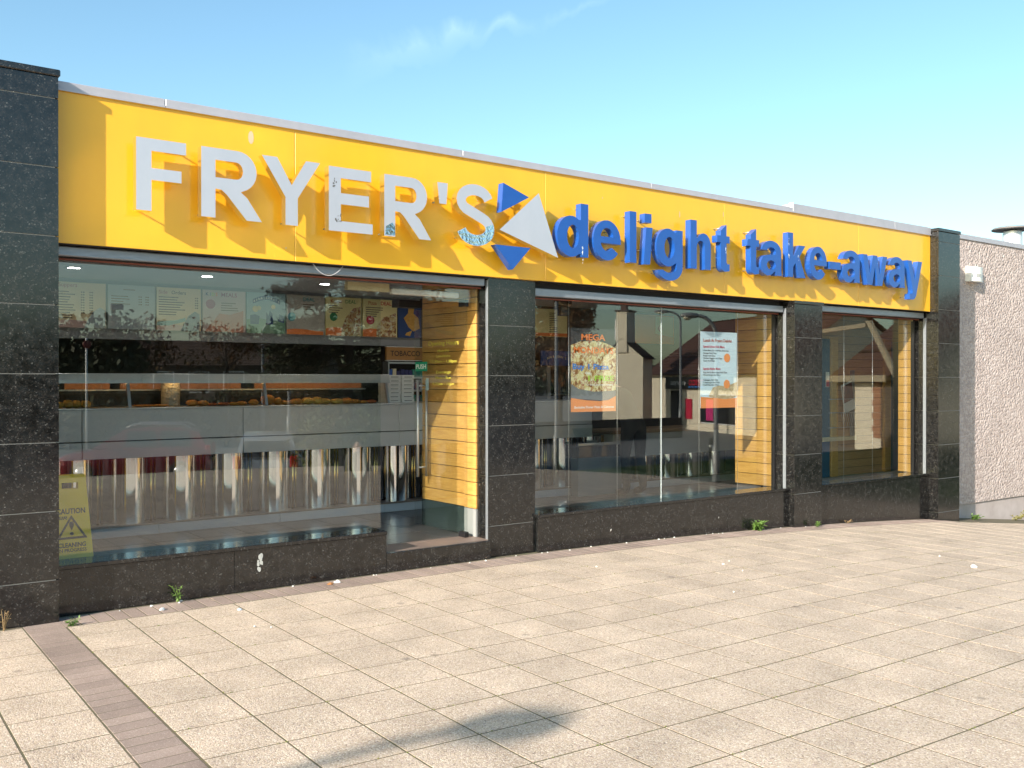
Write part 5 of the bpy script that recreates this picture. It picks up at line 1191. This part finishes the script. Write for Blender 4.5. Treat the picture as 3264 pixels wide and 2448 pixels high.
# parked cars
RUB = mat('tyre_rubber', (.02, .02, .02), .8); RIM = mat('alloy_rim', (.5, .5, .52), .3, .8); TAIL = mat('tail_light_red', (.55, .01, .015), .15); HEADL = mat('headlight_clear', (.7, .72, .74), .1); CARGL = mat('car_glass', (.02, .03, .035), .05)
def car(label, x, y, rz, paint, rails=False):
    """hatchback, nose towards local +x"""
    root = thing('parked_car', label, 'car', (x, y, GZ), 'cars parked opposite the shop'); M = Matrix.Translation((x, y, GZ)) @ Matrix.Rotation(rz, 4, 'Z')
    prof = [(-2.0, .42, .70), (-2.05, .62, .78), (-1.98, .92, .80), (-1.2, .98, .83), (0, .96, .84), (1.0, .92, .83), (1.75, .80, .76), (2.05, .62, .66), (2.05, .40, .62)]
    body = MB(); rings = []
    for px_, pz_, hw in prof: rings.append([(px_, -hw, .24), (px_, -hw * 1.02, (pz_ + .24) / 2), (px_, -hw * .96, pz_ - .03), (px_, -hw * .85, pz_), (px_, hw * .85, pz_), (px_, hw * .96, pz_ - .03), (px_, hw * 1.02, (pz_ + .24) / 2), (px_, hw, .24)])
    body.loft(rings, True, False); body.xform(M).build('body', paint, root)
    cab = MB(); cr = []
    for px_, pz_, hw in ((-1.95, .94, .72), (-1.72, 1.38, .62), (-1.2, 1.50, .60), (-.3, 1.52, .60), (.25, 1.45, .60), (1.05, .95, .72)): cr.append([(px_, -hw * 1.12 if pz_ > 1.2 else -hw, .93), (px_, -hw, pz_), (px_, hw, pz_), (px_, hw * 1.12 if pz_ > 1.2 else hw, .93)])
    cab.loft(cr, True, False); cab.xform(M).build('cabin', paint, root)
    w = MB()
    for sg in (-1, 1):
        for a, b_ in ((-1.55, -.72), (-.66, .22)): w.add([(a, sg * .705, .99), (b_, sg * .705, .99), (b_ - .08 if b_ > 0 else b_, sg * .625, 1.42), (a + .1, sg * .625, 1.42)], [(0, 1, 2, 3)])
    w.add([(-1.975, -.60, .99), (-1.975, .60, .99), (-1.765, .52, 1.36), (-1.765, -.52, 1.36)], [(0, 1, 2, 3)]); w.add([(1.03, -.62, .99), (1.03, .62, .99), (.33, .53, 1.43), (.33, -.53, 1.43)], [(0, 1, 2, 3)])
    w.xform(M).build('window_glass', CARGL, root, fix=False)
    for sx_ in (-1.25, 1.3):
        for sg in (-1, 1):
            R = M @ Matrix.Translation((sx_, sg * .78, .30)) @ Matrix.Rotation(PI / 2, 4, 'X'); ty = MB().lathe([(.19, -.1), (.28, -.1), (.30, -.07), (.30, .07), (.28, .1), (.19, .1)], (0, 0, 0), 20).xform(R).build('wheel', RUB, root)
            MB().lathe([(0, -.09), (.19, -.095), (.19, .095), (0, .09)], (0, 0, 0), 16).xform(R).build('rim', RIM, ty)
    for sg in (-1, 1):
        MB().bbox(-2.06, -1.90, sg * .66 - .10, sg * .66 + .10, .70, 1.02, .03).xform(M).build('tail_light', TAIL, root); MB().bbox(1.86, 2.04, sg * .52 - .14, sg * .52 + .14, .60, .73, .03).xform(M).build('headlight', HEADL, root)
        MB().bbox(.55, .72, sg * .86 - .10, sg * .86 + .10, .96, 1.08, .03).xform(M).build('wing_mirror', paint, root)
        if rails: MB().tube([(-1.5, sg * .55, 1.50), (-1.3, sg * .55, 1.60), (.0, sg * .55, 1.61), (.2, sg * .55, 1.50)], .022, 8).xform(M).build('roof_rail', RIM, root)
    MB().bbox(-2.075, -2.05, -.26, .26, .52, .63, .005).xform(M).build('number_plate', mat('plain_plate_yellow', (.7, .55, .08), .5), root); return root
def paint(n, c): return mat(n, c, .25, .2, coat=.8)
car('red hatchback with silver roof rails parked opposite the left window', 6.3, -20.6, math.radians(205), paint('red_car_paint', (.30, .01, .015)), True)
car('silver hatchback parked with its tail towards the shop', 8.5, -16.2, math.radians(-62), paint('silver_car_paint', (.46, .48, .50)))
